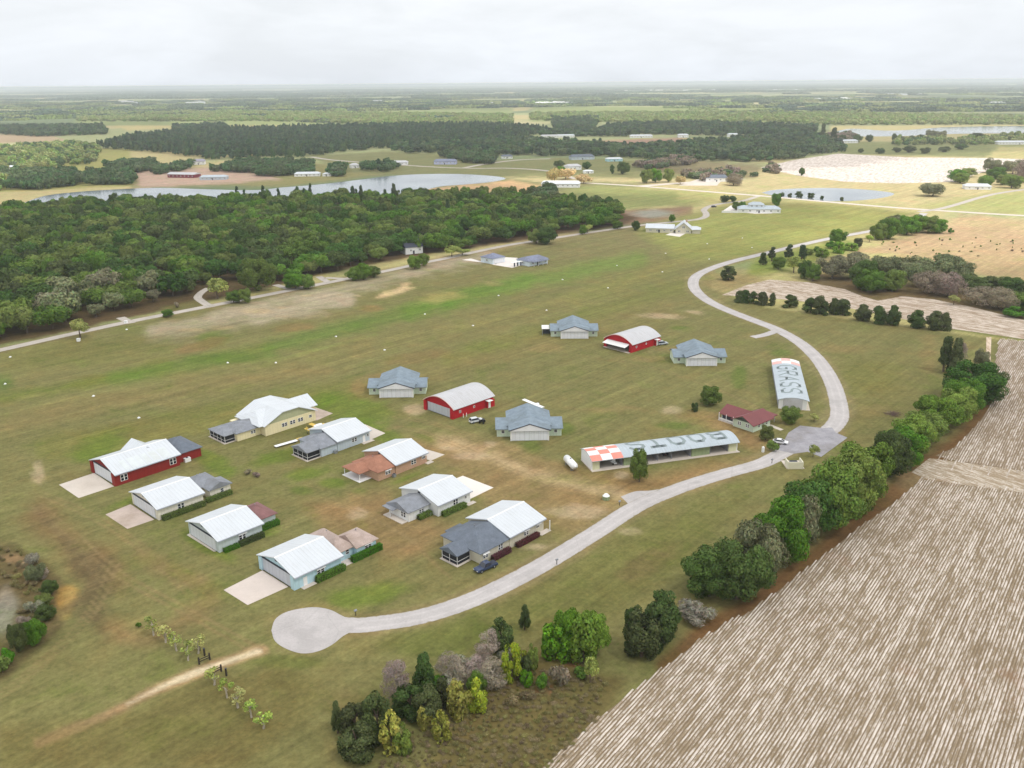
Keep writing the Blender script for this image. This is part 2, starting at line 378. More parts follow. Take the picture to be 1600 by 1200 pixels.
    wstroke([(1290, 676), (1312, 645), (1305, 610), (1272, 555), (1212, 514), (1140, 486), (1090, 457), (1083, 443), (1090, 430), (1150, 407), (1250, 383), (1380, 357)], 9.4, (158, 142, 108), .7, 1.4, 1.8)
    wstroke([(0, 547), (100, 524.5), (200, 503), (400, 464), (600, 424), (700, 403), (850, 374.5), (1000, 352)], 9.5, (140, 118, 92), .6, 1.5, 2)
    wstroke([(424, 985), (446, 957), (494, 947), (532, 959), (560, 968)], 3.4, (150, 136, 96), .7, 1, 1.2); wstroke([(424, 985), (446, 1016), (480, 1023), (536, 996), (560, 988)], 3.4, (150, 136, 96), .7, 1, 1.2)
    for q, al in (([(980, 782), (900, 770), (800, 735), (700, 690), (620, 668), (560, 700)], .5), ([(690, 760), (760, 770), (860, 790), (960, 790)], .4), ([(60, 790), (130, 850), (190, 900), (300, 960), (390, 1010)], .5), ([(180, 880), (140, 960), (60, 1040), (-30, 1110)], .45),
                  ([(300, 930), (260, 890), (200, 840), (130, 800), (60, 770)], .4), ([(820, 545), (900, 556), (1000, 570), (1100, 600), (1190, 640)], .35), ([(1180, 525), (1100, 535), (1040, 545), (960, 560)], .35), ([(420, 830), (520, 790), (620, 830), (700, 900)], .35), ([(620, 650), (700, 668), (780, 700), (840, 740)], .5), ([(1200, 700), (1100, 660), (1000, 640), (900, 610)], .3)):
        P_ = np.array([G(*u) for u in q]); d_ = P_[1] - P_[0]; d_ = d_ / np.linalg.norm(d_); o_ = np.array([-d_[1], d_[0]]) * .9
        for sg in (-1, 1):
            pw = np.array(spline([u + sg * o_ for u in P_], 8)); k = np.nonzero((x > pw[:, 0].min() - 3) & (x < pw[:, 0].max() + 3) & (y > pw[:, 1].min() - 3) & (y < pw[:, 1].max() + 3))[0]
            if len(k): lay(sstep((.55 - line_d(x[k], y[k], pw) + GN[k] * .5) / .5) * al, (164, 138, 104), k)
    # the sand path and wheel marks
    stroke([(60, 1160), (160, 1120), (250, 1075), (330, 1042), (412, 1016)], 19, (186, 152, 120), .95, 4, 7)
    stroke([(200, 1100), (260, 1070), (330, 1042), (405, 1018)], 9, (240, 216, 194), .95, 3, 6)
    stroke([(20, 1010), (70, 980), (130, 930), (150, 900), (130, 870), (60, 800)], 14, (132, 112, 84), .8, 9, 8)
    stroke([(170, 980), (230, 1000), (300, 960), (330, 930), (290, 900), (220, 870)], 26, (152, 126, 92), .75, 14, 12)
    ell(560, 1100, 60, 30, (136, 112, 80), .5, .7); ell(450, 1060, 40, 20, (122, 112, 72), .6, .6)
    ell(700, 1000, 120, 26, (118, 122, 66), .6, .5, -8); ell(450, 975 + 60, 60, 12, (110, 116, 58), .6, .5)
    pol([(380, 1200), (0, 1200), (0, 1140), (200, 1110), (330, 1060), (420, 1040), (520, 1080)], (122, 108, 68), .6, 20, 12)
    # tan scrub field and pale strip on the right
    pol([(1290, 408), (1380, 382), (1480, 350), (1500, 336), (1600, 344), (2100, 380), (2100, 470), (1640, 446), (1500, 424), (1440, 402), (1340, 392)], (194, 166, 132), 1, 5, 5)
    pol([(1420, 338), (1600, 344), (2000, 370), (2000, 390), (1500, 352)], (198, 178, 134), .8, 8, 4)
    for e in ((1340, 410, 40, 6), (1300, 404, 16, 4)): ell(*e, (170, 140, 118), .8, .6)
    pol([(1180, 404), (1290, 378), (1345, 375), (1330, 392), (1240, 420), (1160, 436)], (140, 150, 74), .9, 6, 5)
    pol([(1090, 440), (1150, 420), (1200, 440), (1130, 462)], (164, 142, 104), .8, 8, 4)
    pol([(1270, 425), (1480, 450), (1640, 470), (1640, 510), (1400, 480), (1260, 455)], (120, 96, 72), .9, 6, 5)
    pol([(1480, 515), (1560, 528), (1700, 545), (1700, 530), (1480, 505)], (128, 128, 76), .9, 3, 2)
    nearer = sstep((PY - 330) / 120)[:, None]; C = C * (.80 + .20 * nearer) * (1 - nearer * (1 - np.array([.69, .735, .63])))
    col = np.ones((len(verts), 4), np.float32); col[:N, :3] = np.clip(C, 0, 1); col[N, :3] = (.23, .21, .09)
    at = me.color_attributes.new('soil', 'FLOAT_COLOR', 'POINT'); at.data.foreach_set('color', col.ravel())
    m, t, b = newmat('grass_and_soil')
    c0 = t.add('ShaderNodeAttribute', attribute_name='soil').outputs['Color']
    pos = t.add('ShaderNodeNewGeometry').outputs['Position']
    gr, gl = G(0, 620), G(1000, 385); ra = math.atan2(gl[1] - gr[1], gl[0] - gr[0])
    st1 = t.noise(t.vmap(pos, -ra, (0.012, 0.16, 1)), 1.0, 5, 0.65, 0.5)      # mower passes lie along the runway
    st2 = t.noise(t.vmap(pos, -ra, (0.05, 0.55, 1)), 1.0, 4, 0.6, 0.4)
    mid = t.noise(pos, 0.055, 8, 0.72, 0.4); fine = t.noise(pos, 0.9, 5, 0.75)
    v = t.math('MULTIPLY', t.remap(fine, .3, .7, .76, 1.24), t.remap(st1, .3, .7, .86, 1.13))
    v = t.math('MULTIPLY', v, t.remap(st2, .3, .7, .91, 1.09)); st3 = t.noise(t.vmap(pos, -ra, (.006, .8, 1)), 1.0, 3, .6, .15); v = t.math('MULTIPLY', v, t.remap(st3, .3, .7, .90, 1.10))
    v = t.math('MULTIPLY', v, t.remap(t.noise(pos, 0.20, 7, 0.74), .3, .7, .78, 1.2))
    c = t.mix(1.0, c0, t.grey(v), 'MULTIPLY')
    c = t.mix(t.remap(mid, .5, .68, 0, .8), c, t.mix(1.0, c, (1.14, .97, .96), 'MULTIPLY'))
    c = t.mix(t.remap(mid, .32, .47, .8, 0), c, t.mix(1.0, c, (.80, .97, .68), 'MULTIPLY'))
    spk = t.remap(t.noise(pos, .5, 4, .7), .64, .70, 0, .6); c = t.mix(spk, c, t.mix(1.0, c, (1.3, 1.12, 1.05), 'MULTIPLY'))
    wd = t.remap(t.noise(pos, .33, 5, .7), .64, .71, 0, .7); c = t.mix(wd, c, t.mix(1.0, c, (.6, .78, .5), 'MULTIPLY'))
    t.link(c, b.inputs['Base Color']); b.inputs['Roughness'].default_value = 0.95; b.inputs['Specular IOR Level'].default_value = 0.05
    bp = t.add('ShaderNodeBump'); bp.inputs['Strength'].default_value = 0.5; bp.inputs['Distance'].default_value = 0.12
    t.link(fine, bp.inputs['Height']); t.link(bp.outputs[0], b.inputs['Normal'])
    me.materials.append(m)
    o = bpy.data.objects.new('ground', me); COL.objects.link(o); tag(o, kind='structure')
make_ground()

# ------------------------------------------------------------------ roads, aprons, fields, water (sheets a little above the ground)
def road_mat(name, rgb):
    m, t, b = newmat(name); pos = t.add('ShaderNodeNewGeometry').outputs['Position']; base = s2l(rgb)
    ac = t.add('ShaderNodeAttribute', attribute_name='across').outputs['Fac']; a = t.math('ABSOLUTE', ac)
    tr = t.math('ABSOLUTE', t.math('SUBTRACT', a, .42)); v = t.remap(tr, 0, .2, 1.07, .97)
    v = t.math('MULTIPLY', v, t.remap(t.noise(pos, .16, 6, .7), .3, .7, .86, 1.12)); v = t.math('MULTIPLY', v, t.remap(t.noise(pos, 2.2, 3, .7), .3, .7, .92, 1.08))
    vo = t.add('ShaderNodeTexVoronoi', feature='DISTANCE_TO_EDGE'); vo.inputs['Scale'].default_value = .09; t.link(pos, vo.inputs['Vector']); v = t.math('MULTIPLY', v, t.remap(vo.outputs['Distance'], 0, .012, .90, 1.0))
    c = t.mix(1.0, base, t.grey(v), 'MULTIPLY'); c = t.mix(t.remap(t.noise(pos, .09, 4, .6), .58, .63, 0, .35), c, tuple(q * .72 for q in base))
    e = t.math('ADD', a, t.math('MULTIPLY', t.math('SUBTRACT', t.noise(pos, .7, 4, .7), .5), .5)); c = t.mix(t.remap(e, .90, 1.06, 0, .85), c, s2l((138, 124, 88)))
    t.link(c, b.inputs['Base Color']); b.inputs['Roughness'].default_value = .92; b.inputs['Specular IOR Level'].default_value = .15; MATS[name] = m; return m
M_road = road_mat('pale_asphalt', (184, 179, 178)); M_road2 = road_mat('sunbleached_road', (182, 174, 166))
M_lot = mat('parking_asphalt', (154, 152, 158), .9, .24, .3, grime=.3)
M_conc = mat('apron_concrete', (202, 192, 182), .85, .07, .3, grime=.12)
M_concp = mat('pink_concrete', (206, 194, 186), .85, .06, .3, grime=.10)
M_concd = mat('stained_concrete', (190, 174, 164), .85, .12, .3, grime=.3)
M_concb = mat('bleached_concrete', (226, 218, 212), .85, .05, .3, grime=.05)
def sheet(name, px, z, m, smooth_n=0):
    pts = [G(*p) for p in (spline(px + [px[0]], smooth_n)[:-1] if smooth_n else px)]
    o = MB().prism(pts, -0.3, z).build(name, m); return tag(o, kind='structure')
def ribbon(name, px, w, m, z=0.03, wide=None):
    P = spline([np.array(G(*p)) for p in px], 8); n = len(P); vs, fs = [], []
    for i, p in enumerate(P):
        d = P[min(i + 1, n - 1)] - P[max(i - 1, 0)]; d = d / (np.linalg.norm(d) + 1e-9); q = np.array([-d[1], d[0]])
        ww = w if wide is None else np.interp(i / (n - 1), wide[0], wide[1])
        jl, jr = 1 + .018 * math.sin(i * 1.7), 1 + .018 * math.sin(i * 2.3 + 1)
        a, b = p + q * ww / 2 * jl, p - q * ww / 2 * jr
        vs += [(a[0], a[1], z), (b[0], b[1], z)]
        if i: fs.append((2 * i - 2, 2 * i - 1, 2 * i + 1, 2 * i))
    o = MB().add(vs, fs).build(name, m); at = o.data.attributes.new('across', 'FLOAT', 'POINT'); at.data.foreach_set('value', np.tile([1., -1.], len(vs) // 2).astype(np.float32)); return tag(o, kind='structure')
main_road = [(530, 976), (560, 977), (600, 973), (650, 965), (700, 951), (750, 932), (800, 908), (850, 881), (900, 851), (940, 826), (975, 803), (1005, 786), (1040, 771), (1090, 753), (1140, 738), (1190, 724), (1226, 706), (1262, 689)]
ribbon('road', main_road, 5.4, M_road, .030)
ribbon('road', [(1262, 689), (1290, 676), (1306, 662), (1312, 645), (1305, 610), (1291, 580), (1272, 555), (1246, 533), (1212, 514), (1176, 500), (1140, 486), (1110, 472), (1090, 457), (1083, 443), (1090, 430), (1115, 418), (1150, 407), (1200, 395), (1250, 383), (1300, 372), (1380, 357), (1432, 341), (1444, 333)], 6.0, M_road, .034)
ribbon('road', [(1215, 516), (1196, 523), (1176, 527)], 4.0, M_road, .038)
sheet('road', [(970, 776), (992, 768), (1012, 767), (1036, 766), (1010, 788), (988, 800), (982, 788)], .026, M_road, 4)
cul = [(424 + 0, 985), (430, 968), (446, 957), (470, 951), (494, 949), (516, 953), (532, 961), (552, 972), (552, 984), (536, 994), (518, 1008), (496, 1018), (472, 1021), (448, 1014), (430, 1002)]
sheet('turning_circle', cul, .036, M_road, 4)
ribbon('road', [(-420, 630), (-200, 590), (0, 547), (100, 524.5), (200, 503), (300, 483.5), (400, 464), (500, 444), (600, 424), (660, 411), (700, 403), (750, 392), (800, 382), (850, 374.5), (900, 366.5), (950, 359), (1000, 352), (1050, 347), (1088, 343), (1102, 338.5), (1103, 333), (1100, 328), (1110, 322), (1128, 318), (1160, 314), (1180, 308), (1190, 305)], 5.6, M_road2, .03)
for px in ([(205, 505), (196, 500), (188, 496)], [(330, 480), (314, 470), (309, 464), (316, 456), (326, 450)], [(458, 453), (444, 449), (430, 445)], [(545, 436), (528, 435), (508, 434)], [(524, 440), (512, 440), (498, 432)]):
    ribbon('driveway', px, 4.2, M_road2, .034)
ribbon('road', [(868, 284), (935, 287), (1000, 291), (1100, 299), (1200, 307), (1300, 316), (1400, 324.5), (1500, 331), (1600, 337), (1900, 352)], 8.0, M_conc, .05)
ribbon('road', [(1000, 291), (1050, 287), (1110, 283), (1160, 279)], 12.0, M_conc, .06)
ribbon('road', [(1436, 331), (1470, 326), (1500, 318), (1530, 309), (1566, 301), (1640, 291)], 6.0, M_road2, .055)
ribbon('road', [(485, 245), (520, 250), (600, 256), (680, 261), (740, 263), (800, 263), (862, 268), (900, 280)], 8.0, M_road2, .05)
ribbon('road', [(722, 263), (760, 256), (810, 250), (860, 248)], 8.0, M_road2, .055)
sheet('parking_lot', [(1206, 701), (1222, 694), (1232, 676), (1250, 665), (1285, 669), (1300, 668), (1306, 676), (1324, 684), (1283, 714), (1262, 706), (1240, 709)], .040, M_lot)
ribbon('footpath', [(1222, 672), (1212, 668), (1202, 664)], 1.6, M_conc, .02)
sheet('driveway', [(92.2, 757.5), (123, 778.3), (178, 760), (147.4, 739)], .05, M_conc)
sheet('driveway', [(165, 804), (199, 826.5), (241, 812), (204, 788)], .05, M_concd)
sheet('driveway', [(349.6, 922), (387, 945.5), (450.4, 917), (410, 891.5)], .05, M_concp)
sheet('driveway', [(292, 836), (334, 862), (341, 861), (297, 833)], .05, M_conc)
sheet('driveway', [(712, 748), (723, 743.5), (771, 762), (735, 779.5)], .05, M_concb)
sheet('driveway', [(640, 708), (655, 699), (694.5, 710.5), (673, 720)], .05, M_conc)
sheet('driveway', [(560, 681), (570, 663), (602, 677), (577, 688)], .05, M_conc)
sheet('driveway', [(476, 660), (491, 636), (520, 646), (496, 656.5)], .05, M_concd)
sheet('driveway', [(524, 884), (537, 869), (552.5, 879), (531, 889)], .045, M_concp)
sheet('driveway', [(722, 406), (736, 404), (772, 414), (800, 418.5), (822, 413), (808, 403), (790, 402), (775, 413)], .05, M_concb)
sheet('driveway', [(1040, 367), (1060, 359), (1078, 361), (1062, 370)], .05, M_concb)
sheet('driveway', [(1130, 329), (1142, 321), (1214, 329), (1206, 333.5), (1180, 334)], .05, M_concb)
sheet('driveway', [(1060, 290), (1090, 280), (1130, 280), (1120, 290)], .04, M_conc)

def water(name, px, shallow, z=.02):
    m, t, b = newmat(name + '_surface')
    pos = t.add('ShaderNodeNewGeometry').outputs['Position']
    n = t.noise(pos, .02, 5, .6); c = t.mix(t.remap(n, .4, .65, 0, 1), s2l((100, 112, 124)), s2l(shallow))
    t.link(c, b.inputs['Base Color']); b.inputs['Roughness'].default_value = .12; b.inputs['IOR'].default_value = 1.33
    bp = t.add('ShaderNodeBump'); bp.inputs['Strength'].default_value = .25; bp.inputs['Distance'].default_value = .2
    t.link(t.noise(pos, .35, 4, .6), bp.inputs['Height']); t.link(bp.outputs[0], b.inputs['Normal'])
    pts = [G(*p) for p in spline(px + [px[0]], 5)[:-1]]
    return tag(MB().add([(x, y, z) for x, y in pts], [tuple(range(len(pts)))]).build(name, m), kind='structure')
water('lake', [(34, 318), (70, 306), (120, 300), (180, 296), (250, 293.5), (330, 296), (400, 297), (440, 293), (500, 288), (560, 281), (610, 275), (660, 272), (720, 272), (770, 275), (790, 279), (770, 284), (730, 288), (690, 291), (668, 296), (650, 300), (630, 308), (560, 314), (400, 322), (200, 326), (60, 328)], (140, 150, 156))
water('pond', [(1190, 301), (1212, 296.5), (1260, 294), (1310, 294), (1360, 297), (1396, 302), (1384, 308), (1345, 313), (1300, 314.5), (1250, 311.5), (1210, 306)], (150, 158, 162), .03)
water('marsh_lake', [(1296, 208), (1330, 201), (1380, 204), (1420, 203), (1500, 198), (1700, 197), (1700, 206), (1500, 209), (1430, 212), (1340, 213)], (170, 172, 168), .03)

# ---- ploughed field: every ridge its own length, ends staggered, clipped to the field's outline
def plough_mat(name, pale, dark, ang, k=1.0, thr=.5):
    m, t, b = newmat(name); pos = t.add('ShaderNodeNewGeometry').outputs['Position']
    vv = t.vmap(pos, -ang, (.30 * k, 1.7 * k, 1)); a = t.noise(vv, 1.0, 4, .7, .3); d = t.noise(pos, 1.6, 4, .7)
    big = t.noise(t.vmap(pos, -ang, (.07, .42, 1)), 1.0, 5, .68, .5)
    f = t.math('ADD', t.math('MULTIPLY', a, .85), t.math('MULTIPLY', big, .60)); f = t.math('ADD', f, t.math('MULTIPLY', d, .45)); f = t.math('SUBTRACT', f, .25)
    c = t.mix(t.remap(f, thr + .04, thr + .22, 0, 1), s2l(pale), s2l(dark))
    red = t.remap(t.noise(pos, .035, 4, .6), .6, .7, 0, .35); c = t.mix(red, c, s2l((150, 112, 88)))
    c = t.mix(1.0, c, t.grey(t.remap(d, .3, .7, .86, 1.12)), 'MULTIPLY')
    t.link(c, b.inputs['Base Color']); b.inputs['Roughness'].default_value = .95; b.inputs['Specular IOR Level'].default_value = .05
    return m
def ploughed(name, px, p0, p1, spacing, m_row, m_floor, w=.36, h=.12):
    poly = np.array([G(*p) for p in px]); a, b_ = np.array(G(*p0)), np.array(G(*p1)); d = (b_ - a) / np.linalg.norm(b_ - a); q = np.array([-d[1], d[0]])
    tag(MB().prism([tuple(p) for p in poly], -.3, .03).build(name, m_floor), kind='structure')
    s = poly @ q; mb = MB(); r = s.min() + .3; rng = random.Random(5)
    while r < s.max():
        hits = []
        for i in range(len(poly)):
            A, B = poly[i], poly[(i + 1) % len(poly)]; sa, sb = A @ q - r, B @ q - r
            if sa * sb < 0: hits.append((A + (B - A) * sa / (sa - sb)) @ d)
        hits.sort()
        for t0, t1 in zip(hits[::2], hits[1::2]):
            t0 += rng.uniform(-3.5, 1.0) if int(r / spacing) % 7 else rng.uniform(-8, -3); t1 += rng.uniform(-1, 3)
            t = t0
            while t < t1:
                e = min(t1, t + 11); ww = w * rng.uniform(.8, 1.2) / 2; j = rng.uniform(-.03, .03)
                c0, c1 = d * t + q * (r + j), d * e + q * (r + j); z = .034
                mb.add([(*(c0 - q * ww), z), (*(c1 - q * ww), z), (*(c1 + q * ww), z), (*(c0 + q * ww), z), (*c0, z + h), (*c1, z + h)],
                       [(0, 1, 5, 4), (3, 4, 5, 2), (0, 4, 3), (1, 2, 5)])
                t = e
        r += spacing
    tag(mb.build('field_ridges', m_row), kind='structure')
fa, fb = G(1250, 980), G(1350, 846); fang = math.atan2(fb[1] - fa[1], fb[0] - fa[0])
ploughed('ploughed_field', [(700, 1330), (930, 1126), (1005, 1068), (1100, 996), (1178, 952), (1240, 905), (1300, 858), (1340, 826), (1400, 784), (1440, 748), (1500, 757), (1640, 775), (2600, 900), (2600, 1600), (1400, 1900)], (1250, 980), (1350, 846), .60,
         plough_mat('ridge_sand', (216, 206, 197), (146, 130, 108), fang, 1, .565), plough_mat('furrow_soil', (186, 174, 160), (126, 110, 89), fang, 1, .35))
ploughed('ploughed_field', [(1490, 700), (1530, 660), (1562, 610), (1552, 580), (1562, 530), (1640, 538), (2300, 610), (2300, 830), (1640, 742), (1500, 722), (1462, 712)], (1490, 720), (1560, 600), .64,
         plough_mat('ridge_sand_back', (212, 202, 193), (148, 132, 112), fang, .9, .55), plough_mat('furrow_soil_back', (184, 172, 158), (128, 112, 92), fang, .9, .36), .38)
sheet('field_headland', [(1424, 738), (1452, 716), (1500, 722), (1640, 742), (2300, 830), (2600, 900), (1640, 775), (1500, 757), (1448, 748)], .028, plough_mat('headland_soil', (208, 197, 184), (150, 133, 110), fang + 1.25, 1.0, .53))
sheet('ploughed_strip', [(1541, 527), (1549, 527), (1548, 560), (1550, 590), (1541, 584)], .032, plough_mat('strip_sand', (210, 192, 172), (170, 146, 118), 1.2, 1, .62))
sg = G(1200, 450); sh = G(1560, 505); sang = math.atan2(sh[1] - sg[1], sh[0] - sg[0])
sheet('pale_field', [(1128, 461), (1165, 446), (1202, 437), (1262, 441), (1320, 452), (1350, 464), (1372, 470), (1410, 463), (1460, 468), (1520, 480), (1600, 500), (1900, 560), (1900, 600), (1600, 530), (1540, 521), (1480, 513), (1400, 496), (1300, 476), (1225, 468), (1160, 463)], .03,
      plough_mat('strip_field_sand', (212, 199, 186), (152, 133, 112), sang, .8, .55))
sheet('pale_field', [(1188, 262), (1240, 250), (1310, 240), (1420, 246), (1545, 247), (1640, 250), (1560, 262), (1520, 274), (1495, 284), (1400, 286.5), (1320, 284), (1250, 275)], .03,
      plough_mat('far_field_sand', (226, 216, 208), (170, 153, 138), .9, .3, .60))

# ------------------------------------------------------------------ building materials
M_roofx = mat('white_standing_seam_roof', (204, 209, 215), .42, .045, .25, stripe=(0, 1.0, .13), spec=.45, grime=.09)
M_roofy = mat('white_standing_seam_roof_cross', (204, 209, 215), .42, .045, .25, stripe=(1, 1.0, .13), spec=.45, grime=.09)
M_galv = mat('galvanised_roof', (176, 187, 196), .40, .06, .2, stripe=(0, .9, .12), spec=.5, grime=.14)
M_galvw = mat('pale_galvanised_roof', (190, 190, 194), .40, .06, .2, stripe=(0, .9, .14), spec=.5, grime=.16)
def shingle(name, c): return mat(name, c, .9, .20, .55, stripe=None, grime=.2)
M_sh_grey = shingle('grey_shingles', (134, 138, 146)); M_sh_dark = shingle('slate_shingles', (104, 112, 124)); M_sh_blue = shingle('blue_grey_shingles', (128, 142, 154))
M_sh_brown = shingle('brown_shingles', (134, 98, 98)); M_sh_tan = shingle('tan_shingles', (176, 158, 150)); M_sh_rust = shingle('rust_shingles', (158, 112, 92)); M_sh_navy = shingle('navy_shingles', (126, 132, 154))
M_maroon = mat('maroon_metal_roof', (120, 62, 64), .5, .08, .3, stripe=(1, .6, .16), spec=.4); M_maroonx = mat('maroon_metal_roof_cross', (120, 62, 64), .5, .08, .3, stripe=(0, .6, .16), spec=.4)
def siding(name, c, per=.9): return mat(name, c, .7, .05, .5, stripe=(0, per, .10), grime=.08)
M_red = siding('barn_red_siding', (140, 38, 34), 1.0); M_red2 = siding('bright_red_siding', (178, 20, 34), 1.0); M_cream = siding('cream_siding', (230, 224, 208)); M_gg = siding('grey_green_siding', (196, 206, 206))
M_blue = siding('pale_blue_siding', (186, 216, 228)); M_yel = siding('cream_yellow_siding', (234, 222, 182)); M_sage = siding('sage_gable_siding', (176, 178, 142)); M_bg = siding('blue_grey_siding', (186, 198, 208))
M_brick = mat('tan_brick', (188, 152, 128), .9, .14, 2.0, stripe=(2, .22, .12)); M_white = siding('white_siding', (228, 230, 230)); M_beige = siding('beige_siding', (206, 200, 182)); M_mint = siding('pale_mint_siding', (208, 222, 202))
M_door = mat('hangar_door_white', (214, 217, 222), .55, .03, .3, stripe=(1, 1.45, .16)); M_doorx = mat('hangar_door_white_cross', (222, 224, 230), .55, .03, .3, stripe=(0, 1.45, .16)); M_doorg = mat('hangar_door_grey', (190, 194, 202), .55, .03, .3, stripe=(1, 1.45, .16))
M_sagedoor = mat('sage_door', (142, 156, 118), .7, .06, .4, stripe=(0, 1.2, .15)); M_sagewall = mat('cream_sage_wall', (212, 212, 178), .7, .06, .4, stripe=(0, .5, .15))
M_trim = mat('white_trim', (232, 232, 232), .6, .03, .6, grime=.04); M_dk = mat('dark_trim', (58, 62, 74), .7, .05, .6); M_glass = mat('window_glass', (34, 40, 54), .12, .1, .5, spec=.6, grime=0); M_screen = mat('porch_screen', (40, 42, 48), .8, .2, .8)
M_metal = mat('grey_metal', (150, 154, 160), .45, .08, .8, metal=.4); M_rubber = mat('rubber', (30, 30, 32), .85); M_inside = mat('hangar_interior', (150, 152, 160), .85, .08, .5)
M_tank = mat('tank_white', (236, 238, 240), .35, .03, .3, spec=.5, grime=.06); M_wood = mat('dark_timber', (54, 48, 44), .9, .15, 1.0); M_orange = mat('faded_orange_paint', (232, 146, 132), .7, .10, .4); M_pink = mat('faded_pink_paint', (228, 190, 184), .7, .08, .4)
M_letter = mat('letter_paint', (138, 150, 152), .7, .08, .4); M_yelp = mat('yellow_paint', (222, 190, 96), .4, .04, .5); M_eave_shade = mat('eave_shade_grey', (166, 172, 184), .5, .05, .5); M_lamp = mat('lamp_lens', (240, 236, 224), .2, .02, .5)

# ------------------------------------------------------------------ building parts (local frame: x along the ridge, y to the back-left)
def window(par, face, a, z, at, w=1.9, h=1.25, cols=2, shade=None):
    """face 'y-' : wall at y=at looking -y ; 'x-' : wall at x=at looking -x ; 'y+' / 'x+' likewise"""
    sgn = -1 if face[1] == '-' else 1
    fr, pn = MB(), MB()
    def put(mb, a0, a1, z0, z1, d0, d1):
        lo, hi = sorted((at + sgn * d0, at + sgn * d1))
        if face[0] == 'y': mb.box(a0, a1, lo, hi, z0, z1)
        else: mb.box(lo, hi, a0, a1, z0, z1)
    put(fr, a - w / 2, a + w / 2, z - h / 2, z + h / 2, -.02, .05)
    cw = w / cols
    put(pn, a - w / 2 + .13, a + w / 2 - .13, z - h / 2 + .12, z + h / 2 - .12, .04, .075)
    for c in range(1, cols): put(fr, a - w / 2 + c * cw - .13, a - w / 2 + c * cw + .13, z - h / 2 + .02, z + h / 2 - .02, .045, .095)
    put(fr, a - w / 2 + .02, a + w / 2 - .02, z - .05, z + .05, .045, .09)
    f = fr.build('window', M_trim, par); pn.build('pane', M_glass, f)
    if shade:
        s = MB(); zt, zb = z + h / 2 + .42, z + h / 2 + .16; o0, o1 = at + sgn * .06, at + sgn * .55
        prof = [(o0, zt), (o1, zb), (o1, zb - .07), (o0, zt - .07)]
        s.profile(prof, a - w / 2 - .2, a + w / 2 + .2, 'x' if face[0] == 'y' else 'y').build('awning', shade, par)
    return f
HR = []
def house_root(name, label, cat, px, rot, group=None):
    x, y = G(*px); t = thing(name, label, cat, (x, y, 0), rad(rot), group); HR.append(((x, y), rad(rot))); return t
    return thing(name, label, cat, (x, y, 0), rad(rot), group)
def hangar_block(t, W, Ln, ze, za, wall, roof, door=None, header=True, over=.55, face_gable=None):
    """gabled hangar: walls, seam roof, wide door on the near gable (x=0) or far gable (x=L)"""
    MB().profile([(0, 0), (W, 0), (W, ze), (W / 2, za - .18), (0, ze)], 0, Ln, 'x').build('wall', wall, t)
    MB().gable(0, Ln, 0, W, ze, za, 'x', over, .2).build('roof', roof, t)
    MB().profile([(W / 2 - .28, za - .06), (W / 2, za + .06), (W / 2 + .28, za - .06), (W / 2, za - .02)], -.46, Ln + .46, 'x').build('ridge_cap', M_trim, t)
    sl = (za - ze) / (W / 2); box_part('eave_shade_strip', M_eave_shade, t, -.4, Ln + .4, -over - .16, -over - .02, ze - over * sl - .26, ze - over * sl - .06)  # grey strip added below the eave to draw the roof edge's shadow line
    MB().tube((-.2, -.06, .1), (-.2, -.06, ze - .3), .05, .05, 6).tube((Ln - .15, -.07, .1), (Ln - .15, -.07, ze - .3), .05, .05, 6).build('downpipe', M_trim, t) if False else None
    box_part('gable_vent', M_dk, t, -.06 if True else 0, .02, W / 2 - .45, W / 2 + .45, za - 1.15, za - .75)
    if door:
        s, at = (-1, 0) if door[0] == 'near' else (1, Ln)
        lo, hi = sorted((at, at + s * .12)); d = MB().box(lo, hi, door[1], W - door[1], .12, door[2]).build('hangar_door', door[3], t)
        lo, hi = sorted((at, at + s * .2)); MB().box(lo, hi, door[1] - .1, W - door[1] + .1, door[2] + .01, door[2] + .34).build('door_header', M_dk, t)
        lo, hi = sorted((at, at + s * .16)); MB().box(lo, hi, door[1] - .2, W - door[1] + .2, 0, .11).build('door_sill', M_dk, t)
def annex(t, x0, x1, y0, y1, ze, za, wall, roof, axis='x', i0=3, i1=3, over=.5):
    box_part('annex_wall', wall, t, x0, x1, y0, y1, 0, ze); MB().tube((x0 + (x1 - x0) * .6, y0 + (y1 - y0) * .62, ze + .4), (x0 + (x1 - x0) * .6, y0 + (y1 - y0) * .62, za - .1), .12, .12, 8).build('roof_vent', M_metal, t)
    MB().hip(x0, x1, y0, y1, ze, za, axis, i0, i1, over).build('annex_roof', roof, t)
def porch(t, x0, x1, y0, y1, ze, za, roof, posts=True, slab=M_conc, axis='x', i0=2.5, i1=0, screen=True):
    box_part('porch_slab', slab, t, x0 - .6, x1, y0 - .6, y1 + .3, 0, .12)
    if screen:
        box_part('porch_screen', M_screen, t, x0, x1, y0, y1, .12, ze)
        p = MB()
        for q in np.linspace(y0, y1, max(2, int((y1 - y0) / 1.6))): p.box(x0 - .06, x0 + .02, q - .06, q + .06, .12, ze)
        for q in np.linspace(x0, x1, max(2, int((x1 - x0) / 1.6))): p.box(q - .06, q + .06, y0 - .06, y0 + .02, .12, ze)
        p.box(x0 - .07, x0 + .03, y0 - .07, y1, ze - .12, ze - .02).box(x0 - .07, x1, y0 - .07, y0 + .03, ze - .12, ze - .02).box(x0 - .07, x0 + .03, y0 - .07, y1, .9, .98).box(x0 - .07, x1, y0 - .07, y0 + .03, .9, .98)
        p.build('porch_frame', M_trim, t)
    else:
        for q in (y0 + .1, y1 - .1): box_part('porch_post', M_trim, t, x0, x0 + .16, q - .08, q + .08, .12, ze)
    MB().hip(x0, x1, y0, y1, ze, za, axis, i0, i1, .45).build('porch_roof', roof, t)

